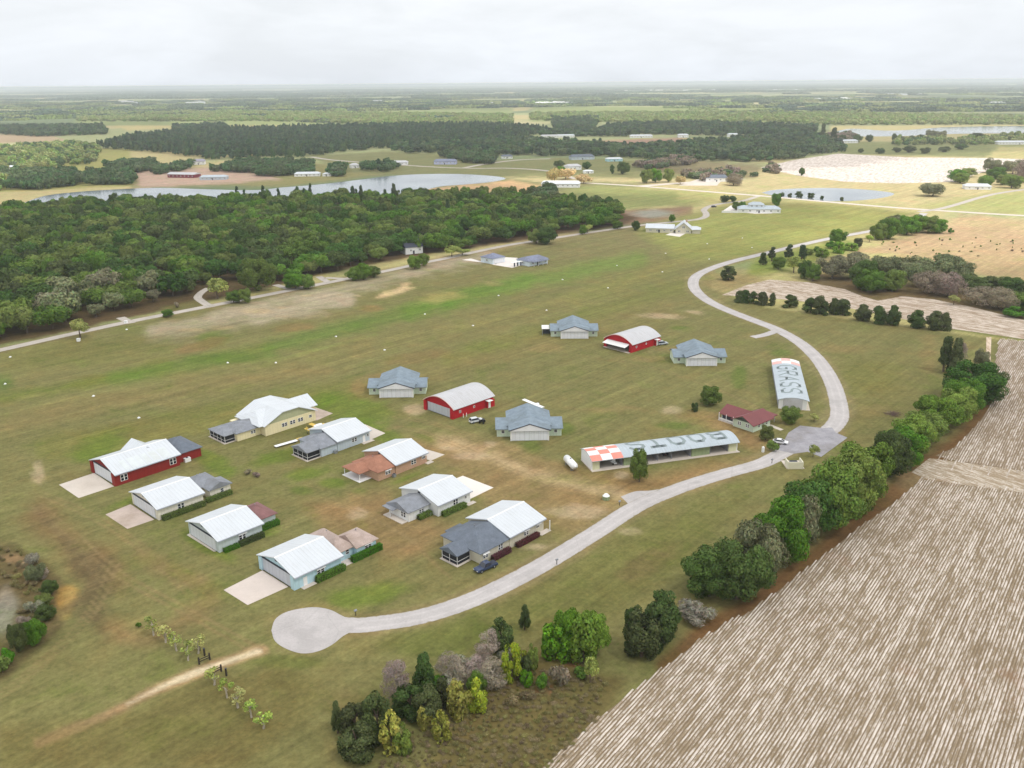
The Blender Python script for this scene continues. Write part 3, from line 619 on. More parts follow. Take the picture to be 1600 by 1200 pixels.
# 1 red hangar house, far left
t = house_root('hangar_house', 'barn red hangar house with white roof and long grey annex, leftmost of the cluster', 'house', (183.2, 759.5), 48)
hangar_block(t, 15.0, 18.6, 3.7, 6.1, M_red, M_roofx, ('near', 1.7, 3.5, M_door))
MB().gable(9.5, 16.0, 6.5, 15.6, 3.7, 6.0, 'y', .5, .2).build('cross_roof', M_roofy, t)
for k, x in enumerate((3.0, 5.2, 7.4, 9.2, 11.4, 14.0)):
    w = (1.5, 1.9, 1.4, 1.7, 2.1, 2.6)[k]; MB().add([(x, .1, 3.78), (x + w, .1, 3.78), (x + w, 4.4, 5.155), (x, 4.4, 5.155)], [(0, 1, 2, 3)]).build('skylight_panel', mat('skylight_sheet', (206, 212, 214), .5, .06, .5), t)
annex(t, 18.6, 26.2, 1.5, 13.5, 2.9, 5.0, M_red, M_sh_dark, 'y', 4, 4); window(t, 'y-', 2.2, 1.9, 0, 2.0, 1.9); window(t, 'y-', 16.6, 1.9, 0, 2.0, 1.9)
for y in (.0, 13.3): box_part('door_post', M_red, t, -.5, -.02, y, y + 1.7, 0, 3.55)
# 2 white hangar house
t = house_root('hangar_house', 'white hangar house with bright white roof, grey hipped annex and stained concrete pad', 'house', (248.2, 813.2), 47)
hangar_block(t, 14.4, 12.4, 3.5, 5.4, M_cream, M_roofx, ('near', 1.3, 3.2, M_door))
annex(t, 12.4, 19.5, 4.5, 12, 2.8, 4.7, M_cream, M_sh_grey); MB().hip(15, 21, 1.2, 6.5, 2.7, 4.2, 'y', 0, 2, .5).build('annex_wing_roof', M_sh_grey, t); box_part('annex_wing_wall', M_cream, t, 15, 21, 1.2, 4.5, 0, 2.65)
window(t, 'y-', 6.2, 1.8, 0, 1.8, 1.5); window(t, 'y-', 18.5, 1.5, 1.2, 1.0, 1.2, 1)
MB().tube((15.5, 8.2, 4.6), (15.5, 8.2, 5.0), .18, .16, 8).build('roof_vent', M_metal, t)
# 3 grey-green hangar house
t = house_root('hangar_house', 'grey green hangar house with plain brown hipped annex and dark hedge', 'house', (343.1, 863.9), 47)
hangar_block(t, 14.2, 11.6, 3.5, 5.5, M_gg, M_roofx, ('near', 1.2, 3.2, M_door))
annex(t, 11.6, 17.4, 3.2, 11.5, 2.7, 4.6, M_gg, M_sh_brown); window(t, 'y-', 6.2, 1.8, 0, 1.9, 1.4, shade=M_trim)
# 4 pale blue hangar house
t = house_root('hangar_house', 'pale blue hangar house with tan multi-hipped annex beside the turning circle', 'house', (462.6, 921.9), 47)
hangar_block(t, 14.0, 12.2, 3.5, 5.5, M_blue, M_roofx, ('near', 1.3, 3.2, M_doorg))
annex(t, 12.2, 17.6, 2.5, 14, 2.7, 5.1, M_blue, M_sh_tan, 'y', 3, 3); annex(t, 17.6, 23.2, 1.2, 8.5, 2.7, 4.7, M_blue, M_sh_tan, 'x', 0.0, 3.4)
window(t, 'y-', 6.6, 1.8, 0, 2.0, 1.3, shade=M_trim); window(t, 'y-', 20.8, 1.7, 1.2, 2.0, 1.2, shade=M_trim); window(t, 'y-', 15.8, 1.8, 2.5, 1.0, 1.2, 1)
box_part('side_door', M_trim, t, 2.0, 3.0, -.06, .02, .05, 2.15); box_part('door_step', M_conc, t, 1.2, 4.6, -1.2, -.02, 0, .1)
for y in (0, 12.6): box_part('door_post', M_blue, t, -.4, -.02, y, y + 1.3, 0, 3.3)
# 5 cream yellow house with gambrel roofs
t = house_root('hangar_house', 'cream yellow house with sprawling white roof, sage gable and black screened porch', 'house', (415.4, 681.8), 47)
box_part('wall', M_yel, t, 0, 18.8, 0, 15.5, 0, 3.5)
MB().profile([(.4, 3.5), (18.4, 3.5), (12.2, 6.4), (6.6, 6.4)], .0, .35, 'y').build('gable', M_sage, t)
g = MB()
prof = [(-.6, 3.45), (6.4, 6.6), (12.4, 6.6), (19.4, 3.45)]
for (a, b) in zip(prof[:-1], prof[1:]): g.profile([a, b, (b[0], b[1] - .18), (a[0], a[1] - .18)], -.7, 15.9, 'y')
g.build('roof', M_roofy, t)
MB().hip(-1.2, 8, 1.0, 14.5, 3.4, 6.2, 'x', 3.0, 0, .5).build('front_roof', M_roofx, t); MB().gable(11, 22.5, 5.0, 15.0, 3.4, 5.9, 'x', .5, .2).build('hangar_roof', M_roofx, t)
MB().profile([(5.3, 0), (14.7, 0), (14.7, 3.4), (10, 5.6), (5.3, 3.4)], 18.8, 22.3, 'x').build('hangar_wall', M_yel, t)
for x in (7.0, 10.0, 13.0): window(t, 'y-', x, 1.9, 0, 2.0, 1.3)
window(t, 'y-', 16.8, 2.0, 0, 1.2, 1.0, 1)
annex(t, -8.2, 0, 2.8, 12.5, 2.7, 4.3, M_yel, M_sh_grey, 'x', 2.5, 0); window(t, 'y-', -2.6, 1.6, 2.8, 1.7, 1.1)
porch(t, -11.6, -8.2, 4.2, 13.0, 2.5, 3.7, M_sh_grey, axis='x', i0=2.0)
MB().box(-3.5, 0, 12.5, 15.0, 0, 2.6).build('side_wall', M_yel, t)
# 6 blue-grey house with screened porch
t = house_root('hangar_house', 'blue grey house with white roof and dark screened corner porch', 'house', (528.3, 705.4), 47)
hangar_block(t, 14.2, 12.0, 3.5, 5.5, M_bg, M_roofx, ('far', 1.2, 3.2, M_door))
annex(t, -5.8, 0, .2, 11, 2.8, 4.7, M_bg, M_sh_grey, 'x', 3, 0); porch(t, -10.2, -5.8, .9, 8.0, 2.6, 4.0, M_sh_grey, axis='x', i0=0)
window(t, 'y-', 6.2, 1.9, 0, 1.9, 1.3); box_part('side_door', M_trim, t, 9.3, 10.3, -.06, .02, .05, 2.2); window(t, 'y-', 11.3, 1.9, 0, .8, 1.0, 1); box_part('door_step', M_conc, t, 8.6, 12.8, -1.4, -.02, 0, .1)
box_part('air_conditioner', M_metal, t, -1.8, -.8, -.9, -.05, 0, .9)
# 7 brick house
t = house_root('hangar_house', 'tan brick house with white roof and rusty orange shingled front annex', 'house', (618.8, 742), 47)
hangar_block(t, 14.0, 11.6, 3.4, 5.5, M_brick, M_roofx, ('far', 1.2, 3.2, M_door))
annex(t, -6.0, 0, .3, 11, 2.8, 4.8, M_brick, M_sh_rust, 'x', 3, 0); porch(t, -9.6, -6.0, 4.0, 11, 2.5, 3.9, M_sh_rust, axis='x', i0=1.5, screen=False, slab=M_trim)
window(t, 'y-', 6.6, 1.8, 0, 1.9, 1.4); window(t, 'y-', -2.6, 1.6, .3, 1.8, 1.2, shade=M_trim); window(t, 'y-', 10.4, 2.0, 0, 1.4, .9, 1, shade=M_trim); box_part('door_step', M_conc, t, 10.8, 13.2, -1.3, .2, 0, .1)
# 8 white house
t = house_root('hangar_house', 'white house with white roof, small grey annex and rounded green hedges', 'house', (684.8, 807.3), 46)
hangar_block(t, 14.4, 11.2, 3.5, 5.4, M_white, M_roofx, ('far', 1.2, 3.2, M_door))
annex(t, -7.0, 0, 3.2, 11, 2.7, 4.4, M_white, M_sh_grey, 'x', 0, 0); box_part('porch_slab', M_conc, t, -9, -7.05, 3.5, 11, 0, .14)
MB().profile([(3.3, 2.6), (10.9, 2.6), (7.1, 4.2)], -7.0, -6.7, 'x').build('annex_gable', M_white, t)
window(t, 'x-', 5.2, 1.5, -7.0, 1.8, 1.5); window(t, 'y-', -2.8, 1.6, 3.2, 1.6, 1.0); window(t, 'y-', 6.0, 2.0, 0, 1.7, 1.5); box_part('door_step', M_conc, t, 9.4, 12.2, -1.3, .0, 0, .1); window(t, 'y-', 9.6, 2.1, 0, .7, .9, 1)
box_part('porch_post', M_trim, t, -8.6, -8.4, 8.6, 8.8, .14, 2.4); box_part('annex_eave', M_sh_grey, t, -9, -7.05, 7.1, 11.2, 2.45, 2.62)
# 9 grey-roofed house with porch beside the parked truck
t = house_root('hangar_house', 'beige house with slate grey front roof and glazed porch, beside the dark pickup', 'house', (796.3, 857.5), 47)
hangar_block(t, 13.8, 12.2, 3.5, 5.5, M_beige, M_roofx, ('far', 1.2, 3.2, M_door))
annex(t, -9.6, 0, .1, 12.5, 2.9, 5.2, M_beige, M_sh_dark, 'x', 4.5, 0); porch(t, -13.6, -9.6, 3.6, 8.6, 2.6, 3.9, M_sh_dark, axis='x', i0=0)
window(t, 'y-', -3.0, 1.8, .1, 1.5, 1.4); window(t, 'y-', -8.0, 1.5, .1, 1.7, 1.1, shade=M_trim); window(t, 'y-', 5.8, 1.9, 0, 1.6, 1.2, shade=M_trim); window(t, 'y-', 10.0, 2.1, 0, 1.3, .9, 1, shade=M_trim)
box_part('door_step', M_conc, t, 9.8, 13.4, -1.5, 0, 0, .1); box_part('porch_post', M_trim, t, 12.9, 13.1, -1.4, -1.2, .1, 2.9)
box_part('side_wing', M_sh_dark, t, -7.5, -2.5, 12.5, 14.2, 2.5, 2.7)

# cross-gabled blue-roofed hangars
def cross_house(px, rot, label, lean=False, group='cross shaped blue grey hangars'):
    t = house_root('cross_hangar', label, 'hangar', px, rot, group)
    box_part('wall', M_mint, t, 0, 11.9, 0, 16.4, 0, 3.5); box_part('wing_wall', M_mint, t, -4.1, 0, 3.6, 12.2, 0, 2.9); box_part('wing_wall', M_mint, t, 11.9, 16.0, 3.6, 12.2, 0, 2.9)
    MB().profile([(.1, 3.5), (11.8, 3.5), (5.95, 5.3)], -.05, .25, 'y').build('gable', mat('pale_gable', (228, 228, 232), .7, .03), t)
    MB().hip(0, 11.9, 0, 9, 3.5, 5.5, 'y', 0, 0, .55, th=.3).hip(-.6, 12.5, 4.2, 16.4, 3.3, 6.2, 'y', 5.2, 0, .5, th=.3).build('roof', M_sh_blue, t)
    # hide the closed roof end behind a proud gable board and dark barge boards
    MB().profile([(-.3, 3.32), (12.2, 3.32), (5.95, 5.5)], -.62, -.56, 'y').build('gable_board', mat('pale_gable', (228, 228, 232)), t)
    MB().profile([(-.75, 3.42), (5.95, 5.72), (12.65, 3.42), (12.1, 3.38), (5.95, 5.45), (-.2, 3.38)], -.72, -.63, 'y').build('barge_board', M_dk, t)
    MB().gable(-4.1, 16.0, 3.2, 12.6, 2.95, 4.7, 'x', .5, .2).build('wing_roof', M_sh_blue, t)
    for x in (-4.0, 15.8): MB().profile([(3.7, 2.85), (12.1, 2.85), (7.9, 4.4)], x, x + .2, 'x').build('wing_gable', M_mint, t)
    box_part('hangar_door', M_doorx, t, .5, 11.4, -.14, 0, .1, 3.25); box_part('door_header', M_dk, t, .3, 11.6, -.2, 0, 3.26, 3.5)
    box_part('door_jamb', M_trim, t, 0, .48, -.16, 0, 0, 3.25); box_part('door_jamb', M_trim, t, 11.42, 11.9, -.16, 0, 0, 3.25)
    window(t, 'y-', 14.2, 1.6, 3.6, 1.1, 1.1, 1); window(t, 'y-', -2.2, 1.6, 3.6, 1.1, 1.1, 1)
    if lean:
        box_part('lean_to_roof', M_trim, t, -8.0, -4.7, 5.2, 11.5, 2.9, 3.05)
        for q in (5.4, 11.2): box_part('lean_to_post', M_metal, t, -7.8, -7.6, q, q + .2, 0, 2.9)
        box_part('lean_to_wall', M_dk, t, -7.4, -4.2, 8.2, 8.4, 0, 2.4)
    return t
cross_house((593, 621.5), 1, 'blue roofed cross shaped hangar next to the closed red arched hangar, left end')
cross_house((797.5, 688.8), 1.5, 'largest blue roofed cross shaped hangar with white aeroplane wing showing behind')
cross_house((876, 529.3), -1, 'blue roofed cross shaped hangar with white lean-to roof on its left side', True)
cross_house((1072, 572), 0, 'blue roofed cross shaped hangar with a plain grey wing, nearest the bend road')

# red arched hangars
def red_hangar(px, rot, label, open_):
    t = house_root('arched_hangar', label, 'hangar', px, rot, 'red arched hangars'); W_, Ln = 14.4, 18.0
    def arc(n, y0, y1, ze, rise): return [(y0 + (y1 - y0) * k / n, ze + rise * (1 - abs(2 * k / n - 1) ** 1.9)) for k in range(n + 1)]
    if open_:
        o = MB(); o.profile([(0, 0), (.3, 0), (.3, 3.6), (0, 3.5)], 0, Ln, 'x'); o.profile([(W_ - .3, 0), (W_, 0), (W_, 3.5), (W_ - .3, 3.6)], 0, Ln, 'x')
        o.profile([(.31, 0), (W_ - .31, 0)] + arc(12, W_ - .31, .31, 3.5, 2.55), Ln - .3, Ln, 'x')
        o.profile([(.31, 3.0), (W_ - .31, 3.0)] + arc(12, W_ - .31, .31, 3.5, 2.55), 0, .3, 'x'); o.box(0, .3, .31, 1.3, 0, 2.99); o.box(0, .3, W_ - 1.3, W_ - .31, 0, 2.99)
        o.build('wall', M_red2, t); box_part('floor_slab', M_conc, t, -2.0, Ln - .4, .4, W_ - .4, 0, .06)
        d = MB().profile([(-3.4, 2.45), (-.1, 3.25), (-.1, 3.13), (-3.4, 2.33)], 1.3, W_ - 1.3, 'y').build('hangar_door', M_trim, t)
        for y in (1.5, W_ - 1.6): MB().tube((-3.2, y, 2.4), (-.1, y, 1.0), .06, .06, 6).build('door_strut', M_dk, t)
    else:
        MB().profile([(0, 0), (W_, 0)] + arc(12, W_, 0, 3.5, 2.6), 0, Ln, 'x').build('wall', M_red2, t)
        box_part('hangar_door', M_doorg, t, -.14, 0, 1.4, W_ - 1.4, .12, 3.1); box_part('door_sill', M_dk, t, -.18, 0, 1.3, W_ - 1.3, 0, .11)
    for y in (-.02, W_ - 1.28): box_part('door_post', M_red2, t, -.75, -.15 if not open_ else -.02, y, y + 1.3, 0, 3.35)
    r = MB(); A = arc(12, -.5, W_ + .5, 3.38, 2.85)
    for a, b in zip(A[:-1], A[1:]): r.profile([a, b, (b[0], b[1] - .14), (a[0], a[1] - .14)], -.5, Ln + .5, 'x')
    r.build('roof', M_galvw, t)
    B = MB()
    for a, b in zip(A[:-1], A[1:]): B.profile([(a[0], a[1] + .05), (b[0], b[1] + .05), (b[0], b[1] - .22), (a[0], a[1] - .22)], -.62, -.51, 'x')
    B.build('roof_trim', M_pink, t)
    window(t, 'y-', 2.6, 1.9, 0, .9, .9, 1); window(t, 'y-', 9.0, 1.9, 0, .8, .8, 1)
    box_part('side_porch', M_red2, t, Ln - 3.6, Ln - .2, -.9, -.02, 0, 2.6); box_part('side_door', M_trim, t, Ln - 3.2, Ln - 2.2, -1.0, -.91, .05, 2.1); box_part('porch_roof', M_trim, t, Ln - 3.9, Ln - 1.8, -1.9, -.05, 2.62, 2.72)
    return t
red_hangar((710, 654.8), 46, 'red arched hangar with its white door shut, nearer of the two', False)
red_hangar((988, 551), 44, 'red arched hangar with its white door tilted open, farther of the two', True)

# long open-fronted hangars with lettered roofs
GLYPH = {'B': [[(0, 0), (0, 1), (.62, 1), (.8, .86), (.8, .66), (.62, .53), (0, .53)], [(.62, .53), (.85, .38), (.85, .15), (.64, 0), (0, 0)]],
         'O': [[(.2, 0), (.65, 0), (.85, .2), (.85, .8), (.65, 1), (.2, 1), (0, .8), (0, .2), (.2, 0)]], 'T': [[(0, 1), (.9, 1)], [(.45, 1), (.45, 0)]],
         'S': [[(.85, .84), (.65, 1), (.2, 1), (0, .84), (0, .66), (.2, .53), (.65, .47), (.85, .34), (.85, .16), (.65, 0), (.2, 0), (0, .16)]],
         'G': [[(.85, .82), (.65, 1), (.2, 1), (0, .8), (0, .2), (.2, 0), (.65, 0), (.85, .2), (.85, .46), (.5, .46)]],
         'R': [[(0, 0), (0, 1), (.64, 1), (.84, .84), (.84, .64), (.64, .5), (0, .5)], [(.45, .5), (.88, 0)]], 'A': [[(0, 0), (.42, 1), (.86, 0)], [(.15, .36), (.7, .36)]]}
def long_hangar(px, rot, Ln, W_, ze, rise, label, word, flip, check_at_end, lift=0.0):
    t = house_root('row_hangar', label, 'hangar', px, rot, 'long hangars with painted roofs')
    def zr(y): q = min(max((y + .8) / (W_ + 1.2), 0), 1); return ze + lift * q + rise * (1 - abs(2 * q - 1) ** 2.0)
    n = 14; Y = [-.8 + (W_ + 1.2) * k / n for k in range(n + 1)]; r = MB()
    for a, b in zip(Y[:-1], Y[1:]): r.profile([(a, zr(a)), (b, zr(b)), (b, zr(b) - .12), (a, zr(a) - .12)], -.3, Ln + .3, 'x')
    r.build('roof', M_galv, t)
    top = lambda y0, y1: [(y1 - (y1 - y0) * k / 8, zr(y1 - (y1 - y0) * k / 8) - .14) for k in range(9)]
    for nm, x0, x1, m in (('end_wall', 0, .25, M_trim), ('end_wall', Ln - .25, Ln, M_trim)): MB().profile([(0, 0), (W_, 0)] + top(0, W_), x0, x1, 'x').build(nm, m, t)
    box_part('back_wall', M_inside, t, .26, Ln - .26, W_ - .25, W_, 0, zr(W_ - .2) - .3); box_part('floor_slab', M_conc, t, -.3, Ln + .3, -1.2, W_ - .3, 0, .1)
    return t, zr
def letters(t, zr, word, map_uv, w, m):
    for i, ch in enumerate(word):
        mb = MB()
        for st in GLYPH[ch]:
            pts = []
            for (a, b) in zip(st[:-1], st[1:]):
                k = 7
                for j in range(k): pts.append((a[0] + (b[0] - a[0]) * j / k, a[1] + (b[1] - a[1]) * j / k))
            pts.append(st[-1]); P = [np.array(map_uv(i, *p)) for p in pts]
            for a, b in zip(P[:-1], P[1:]):
                d = (b - a); L_ = np.linalg.norm(d) + 1e-9; d = d / L_; q = np.array([-d[1], d[0]]) * w / 2; a2, b2 = a - d * w * .35, b + d * w * .35
                mb.add([(x, y, zr(y) + .03) for x, y in (a2 - q, b2 - q, b2 + q, a2 + q)], [(0, 1, 2, 3)])
        mb.build('letter', m, t)
def checker(t, zr, x0, x1, nx, y0, y1, ny, mats, ph=0):
    mb = MB()
    for i in range(nx):
        for j in range(ny):
            xa, xb = x0 + (x1 - x0) * i / nx, x0 + (x1 - x0) * (i + 1) / nx; ya, yb = y0 + (y1 - y0) * j / ny, y0 + (y1 - y0) * (j + 1) / ny
            for k in range(4):
                u, v = ya + (yb - ya) * k / 4, ya + (yb - ya) * (k + 1) / 4
                mb.add([(xa, u, zr(u) + .025), (xb, u, zr(u) + .025), (xb, v, zr(v) + .025), (xa, v, zr(v) + .025)], [(0, 1, 2, 3)], (i + j + ph) % 2)
    mb.build('checker_panel', mats, t)
t, zr = long_hangar((924.4, 735), 16.5, 46.3, 8.2, 3.0, 1.25, 'long open hangar with BOOTS painted across its roof and a red checkered end', 'BOOTS', True, 0, .25)
letters(t, zr, 'BOOTS', lambda i, u, v: (43.2 - i * 6.55 - u * 4.9, 6.6 - v * 5.0), .95, M_letter)
checker(t, zr, -.25, 9.4, 3, -.75, 7.9, 4, [M_orange, M_trim])
box_part('front_wall', M_sagewall, t, .26, 2.4, -.02, .2, .1, zr(0) - .15); box_part('front_wall', M_sagewall, t, 43.4, 46.0, -.02, .2, .1, zr(0) - .15)
for x0, x1 in ((9.8, 15.0), (31.3, 37.2)): box_part('sliding_door', M_sagedoor, t, x0, x1, .05, .2, .1, zr(0) - .2)
for x in (9.4, 15.2, 20.6, 25.0, 31.0, 37.4, 43.2): box_part('partition', M_inside, t, x, x + .14, .3, 7.9, .1, 3.0)
t, zr = long_hangar((1259.8, 641), 77, 45, 9.0, 3.2, 1.0, 'long hangar with GRASS painted along its roof and a pink checkered far end', 'GRASS', False, 0)
letters(t, zr, 'GRASS', lambda i, u, v: (36.0 - i * 6.6 - u * 5.2, 7.6 - v * 6.4 if False else 1.4 + (1 - v) * 6.2), .85, M_letter)
checker(t, zr, 38.6, 45.2, 2, -.7, 9.3, 3, [mat('bleached_pink_paint', (226, 178, 172), .7, .08, .4), M_trim], 0)
box_part('near_wall', M_galvw, t, -.2, -.02, 1.4, 7.6, 0, 3.6); box_part('front_wall', M_sagewall, t, .26, 44.7, .02, .2, .1, 3.0)

# clubhouse
t = house_root('clubhouse', 'low mint clubhouse with maroon metal roof by the parking lot', 'clubhouse', (1176.5, 675.8), 40)
MB().profile([(0, 0), (7.6, 0), (7.6, 2.7), (3.8, 4.3), (0, 2.7)], 0, 9.0, 'x').build('wall', M_mint, t); MB().gable(0, 9.4, 0, 7.6, 2.7, 4.6, 'x', .6, .16, end=.9).build('roof', M_maroonx, t)
MB().profile([(.6, 2.65), (7.0, 2.65), (3.8, 4.1)], -.08, -.01, 'x').build('gable', mat('dark_green_gable', (84, 92, 84)), t)
box_part('wing_wall', M_mint, t, 2.5, 8.5, 7.6, 14.0, 0, 2.6); MB().gable(2.2, 9.2, 4.5, 14.0, 2.6, 4.3, 'y', .9, .16).build('wing_roof', M_maroon, t)
box_part('porch_rail', M_trim, t, .8, .9, 8.4, 13.6, .5, 1.0); box_part('porch_slab', M_conc, t, .6, 2.5, 7.6, 14, 0, .12); box_part('porch_wall', M_dk, t, 2.4, 2.49, 8.0, 13.6, .2, 2.3)
for y in (8.2, 10.9, 13.7): box_part('porch_post', M_trim, t, .8, .95, y, y + .15, .12, 2.6)
window(t, 'x-', 2.2, 1.6, 0, 1.3, 1.2); window(t, 'x-', 5.2, 1.6, 0, 1.3, 1.2); window(t, 'y-', 3.0, 1.6, 0, 1.0, 1.3, 1); window(t, 'y-', 5.0, 1.6, 0, 1.0, 1.3, 1); window(t, 'y-', 7.0, 1.6, 0, 1.0, 1.3, 1)
MB().hip(8.2, 13.0, .6, 6.5, 2.5, 3.8, 'x', 0, 2.0, .4).build('porch_roof', M_maroonx, t)
for y in (.8, 6.2): box_part('porch_post', M_trim, t, 12.6, 12.75, y, y + .15, 0, 2.4)

# houses along the long road and beyond it
def far_house(name, px, rot, w, d, ze, za, wall, roof, label, cat='house', axis='x', hip=2.5, door=None, extra=None):
    t = house_root(name, label, cat, px, rot)
    box_part('wall', wall, t, 0, w, 0, d, 0, ze); MB().hip(0, w, 0, d, ze, za, axis, hip, hip, .5).build('roof', roof, t)
    n = max(1, int(w / 5))
    for k in range(n): window(t, 'y-', w * (k + .5) / n + (.8 if door else 0), ze * .55, 0, 1.6, 1.2)
    window(t, 'x-', d / 2, ze * .55, 0, 1.5, 1.2)
    if door: box_part('door', door, t, w * .5 - 1.0 - (.0), w * .5 + .2, -.06, .02, .05, min(2.2, ze * .8))
    if extra: extra(t)
    return t
def garage_door(t): box_part('garage_door', M_doorx, t, .8, 9.2, -.1, 0, .1, 2.9)
far_house('garage', (770, 413), 45, 10.2, 10.5, 3.4, 5.6, mat('sky_white_siding', (216, 228, 238)), M_sh_navy, 'square pale blue garage with blue grey hipped roof beside the long road', 'garage', 'x', 4.5, None, garage_door)
def colonnade(t):
    for k in range(4): box_part('porch_post', M_trim, t, 2 + k * 3.6, 2.2 + k * 3.6, -2.6, -2.4, 0, 2.6)
    box_part('porch_roof', M_sh_navy, t, 1, 14.5, -2.8, -.55, 2.62, 2.8); box_part('breezeway_roof', M_trim, t, -9, -.6, 4.5, 6.5, 2.5, 2.65)
    for x in (-7, -4.5, -2): box_part('breezeway_post', M_dk, t, x, x + .8, 5.2, 5.5, 0, 2.5)
far_house('house', (826, 416.5), 40, 15.5, 11, 3.0, 5.0, mat('sky_white_siding', (216, 228, 238)), M_sh_navy, 'white house with blue grey shingled roof and side colonnade at the runway edge', 'house', 'x', 3, M_dk, colonnade)
far_house('house', (634, 398), 28, 12, 9, 4.5, 9.0, M_white, mat('charcoal_shingles', (66, 70, 84), .9, .15, .5), 'steep charcoal roofed house standing in a gap of the wood', 'house', 'x', 0, M_dk)
def ranch(t):
    MB().gable(21, 33, -2, 12, 3.2, 8.0, 'y', .8, .2).build('gable_roof', M_roofy, t); MB().profile([(21.4, 0), (32.6, 0), (32.6, 3.2), (27, 7.6), (21.4, 3.2)], -1.4, 11.5, 'y').build('gable_wall', M_beige, t)
    box_part('chimney', M_brick, t, 28.4, 29.4, 6, 7, 7.2, 9.0); window(t, 'y-', 27, 4.5, -1.4, 1.8, 1.6); window(t, 'y-', 24, 1.6, -1.4, 1.8, 1.4); window(t, 'y-', 30, 1.6, -1.4, 1.8, 1.4)
    MB().hip(33, 39, 0, 10, 2.8, 4.6, 'x', 0, 2.5, .5).build('side_roof', M_roofx, t); box_part('side_wall', M_beige, t, 33, 39, 0, 10, 0, 2.8)
far_house('ranch_house', (1009, 363), -12, 20, 14, 3.2, 5.4, M_beige, M_roofx, 'long beige ranch house with pale metal roofs and steep central gable', 'house', 'x', 0, M_dk, ranch)
def villa(t):
    box_part('upper_wall', M_trim, t, 9, 21, 5, 13, 3.2, 6.2); MB().hip(9, 21, 5, 13, 6.2, 8.2, 'x', 3, 3, .5).build('upper_roof', M_galv, t)
    for x in (11, 15, 19): window(t, 'y-', x, 4.9, 5, 1.6, 1.4)
    box_part('garden_wall', M_trim, t, -14, -.2, -1.0, -.7, 0, 1.7)
far_house('villa', (1154, 332.5), -8, 34, 15, 3.2, 5.4, M_trim, M_galv, 'white two storey villa with grey roofs and walled garden at the bend of the lane', 'house', 'x', 4, M_dk, villa)
far_house('barn', (846, 293), -6, 40, 16, 4.0, 6.4, mat('barn_white', (222, 222, 224)), M_roofx, 'long white roofed barn under pale blossoming trees', 'barn', 'x', 2)
far_house('barn', (262, 277.5), -14, 36, 14, 4, 6, mat('maroon_siding', (126, 56, 66)), M_galvw, 'long maroon barn on bare soil beyond the lake', 'barn', 'x', 0)
def more_roofs(t): MB().hip(14, 40, 20, 30, 3, 4.6, 'x', 2, 2, .5).build('shed_roof', M_galv, t)
FH = [('house', (312, 281.5), 4, 30, 14, 3.2, 5.2, M_bg, M_galv, 'low blue grey farm building right of the maroon barn'),
      ('house', (460, 276), 6, 30, 12, 3.0, 5.0, M_trim, M_roofx, 'white bungalow with white roof between two dark tree clumps near the lake'),
      ('shed', (504, 275.5), 0, 10, 9, 2.8, 4.2, M_trim, M_roofx, 'small white shed right of the white lakeside bungalow'),
      ('house', (550, 263), 30, 10, 9, 4, 6.2, M_trim, M_galvw, 'narrow pale house half hidden among dark trees above the lake'),
      ('house', (602, 258), 0, 30, 13, 3.4, 5.6, M_trim, M_galvw, 'white house with silver roof behind pine trees north of the lake'),
      ('house', (678, 257), -6, 30, 13, 4.4, 7, mat('lilac_siding', (186, 190, 222)), M_sh_navy, 'lilac house with dark roof on the far lawn'),
      ('house', (784, 248), 6, 16, 12, 3.4, 5.4, M_trim, M_sh_dark, 'white house with dark roof at the fork of the far road'),
      ('house', (893, 250), 12, 34, 14, 4.2, 7.2, M_bg, M_sh_dark, 'grey gabled house before the dark woods, centre'),
      ('house', (949, 252.5), 10, 22, 11, 3.4, 5.2, mat('aqua_siding', (170, 214, 226)), M_roofx, 'aqua house with white roof before the woods'),
      ('house', (888, 266), 20, 18, 14, 4.5, 7, M_trim, M_galvw, 'white roofed house behind the blossoming trees'),
      ('shed', (912, 271), 4, 12, 7, 2.6, 4, M_trim, M_roofx, 'small white shed by the round dark tree'),
      ('house', (1103, 284), -2, 24, 14, 4.0, 7, M_trim, M_sh_dark, 'white house with dark roof beside the bright green trees'),
      ('house', (1508, 296), -12, 24, 12, 3.2, 5.4, M_trim, M_roofx, 'bright white bungalow among round trees at right'),
      ('house', (10, 264.5), -4, 30, 12, 3, 4.8, M_trim, M_roofx, 'white bungalow in the sunny grove at far left'),
      ('house', (301, 257.5), 10, 16, 14, 4.5, 7.4, M_trim, mat('grey_lilac_roof', (150, 146, 160), .8), 'white house with tall grey roof at the edge of the pine wood'),
      ('house', (145, 285), 14, 20, 10, 3, 4.6, M_trim, M_roofx, 'white shed under the dark oaks left of the bare soil'),
      ('house', (1296, 224), 0, 50, 14, 4, 6, M_trim, M_roofx, 'white farmstead among scattered trees by the marsh'),
      ('house', (1560, 226), -4, 70, 20, 4, 6, M_trim, M_roofx, 'wide white farm shed at the right edge'),
      ('house', (985, 215.5), 0, 44, 16, 4, 6, M_trim, M_roofx, 'white shed in front of the pine plantation'),
      ('house', (1060, 215), 0, 20, 14, 5, 7, M_trim, M_roofx, 'white cottage at the plantation foot'),
      ('house', (845, 215.5), 0, 36, 14, 4, 6, M_trim, M_galvw, 'silver roofed shed far off in the woods'),
      ('house', (870, 215), 0, 36, 14, 4, 6, M_trim, M_roofx, 'white roofed shed beside the silver roofed one'),
      ('house', (1138, 214), 0, 20, 14, 5, 7, M_trim, M_roofx, 'small white farmhouse at the right of the plantation')]
for f in FH: far_house(f[0], *f[1:9], f[9], 'house' if f[0] == 'house' else 'shed', 'x', 2.5, M_dk)
_rb = random.Random(3)
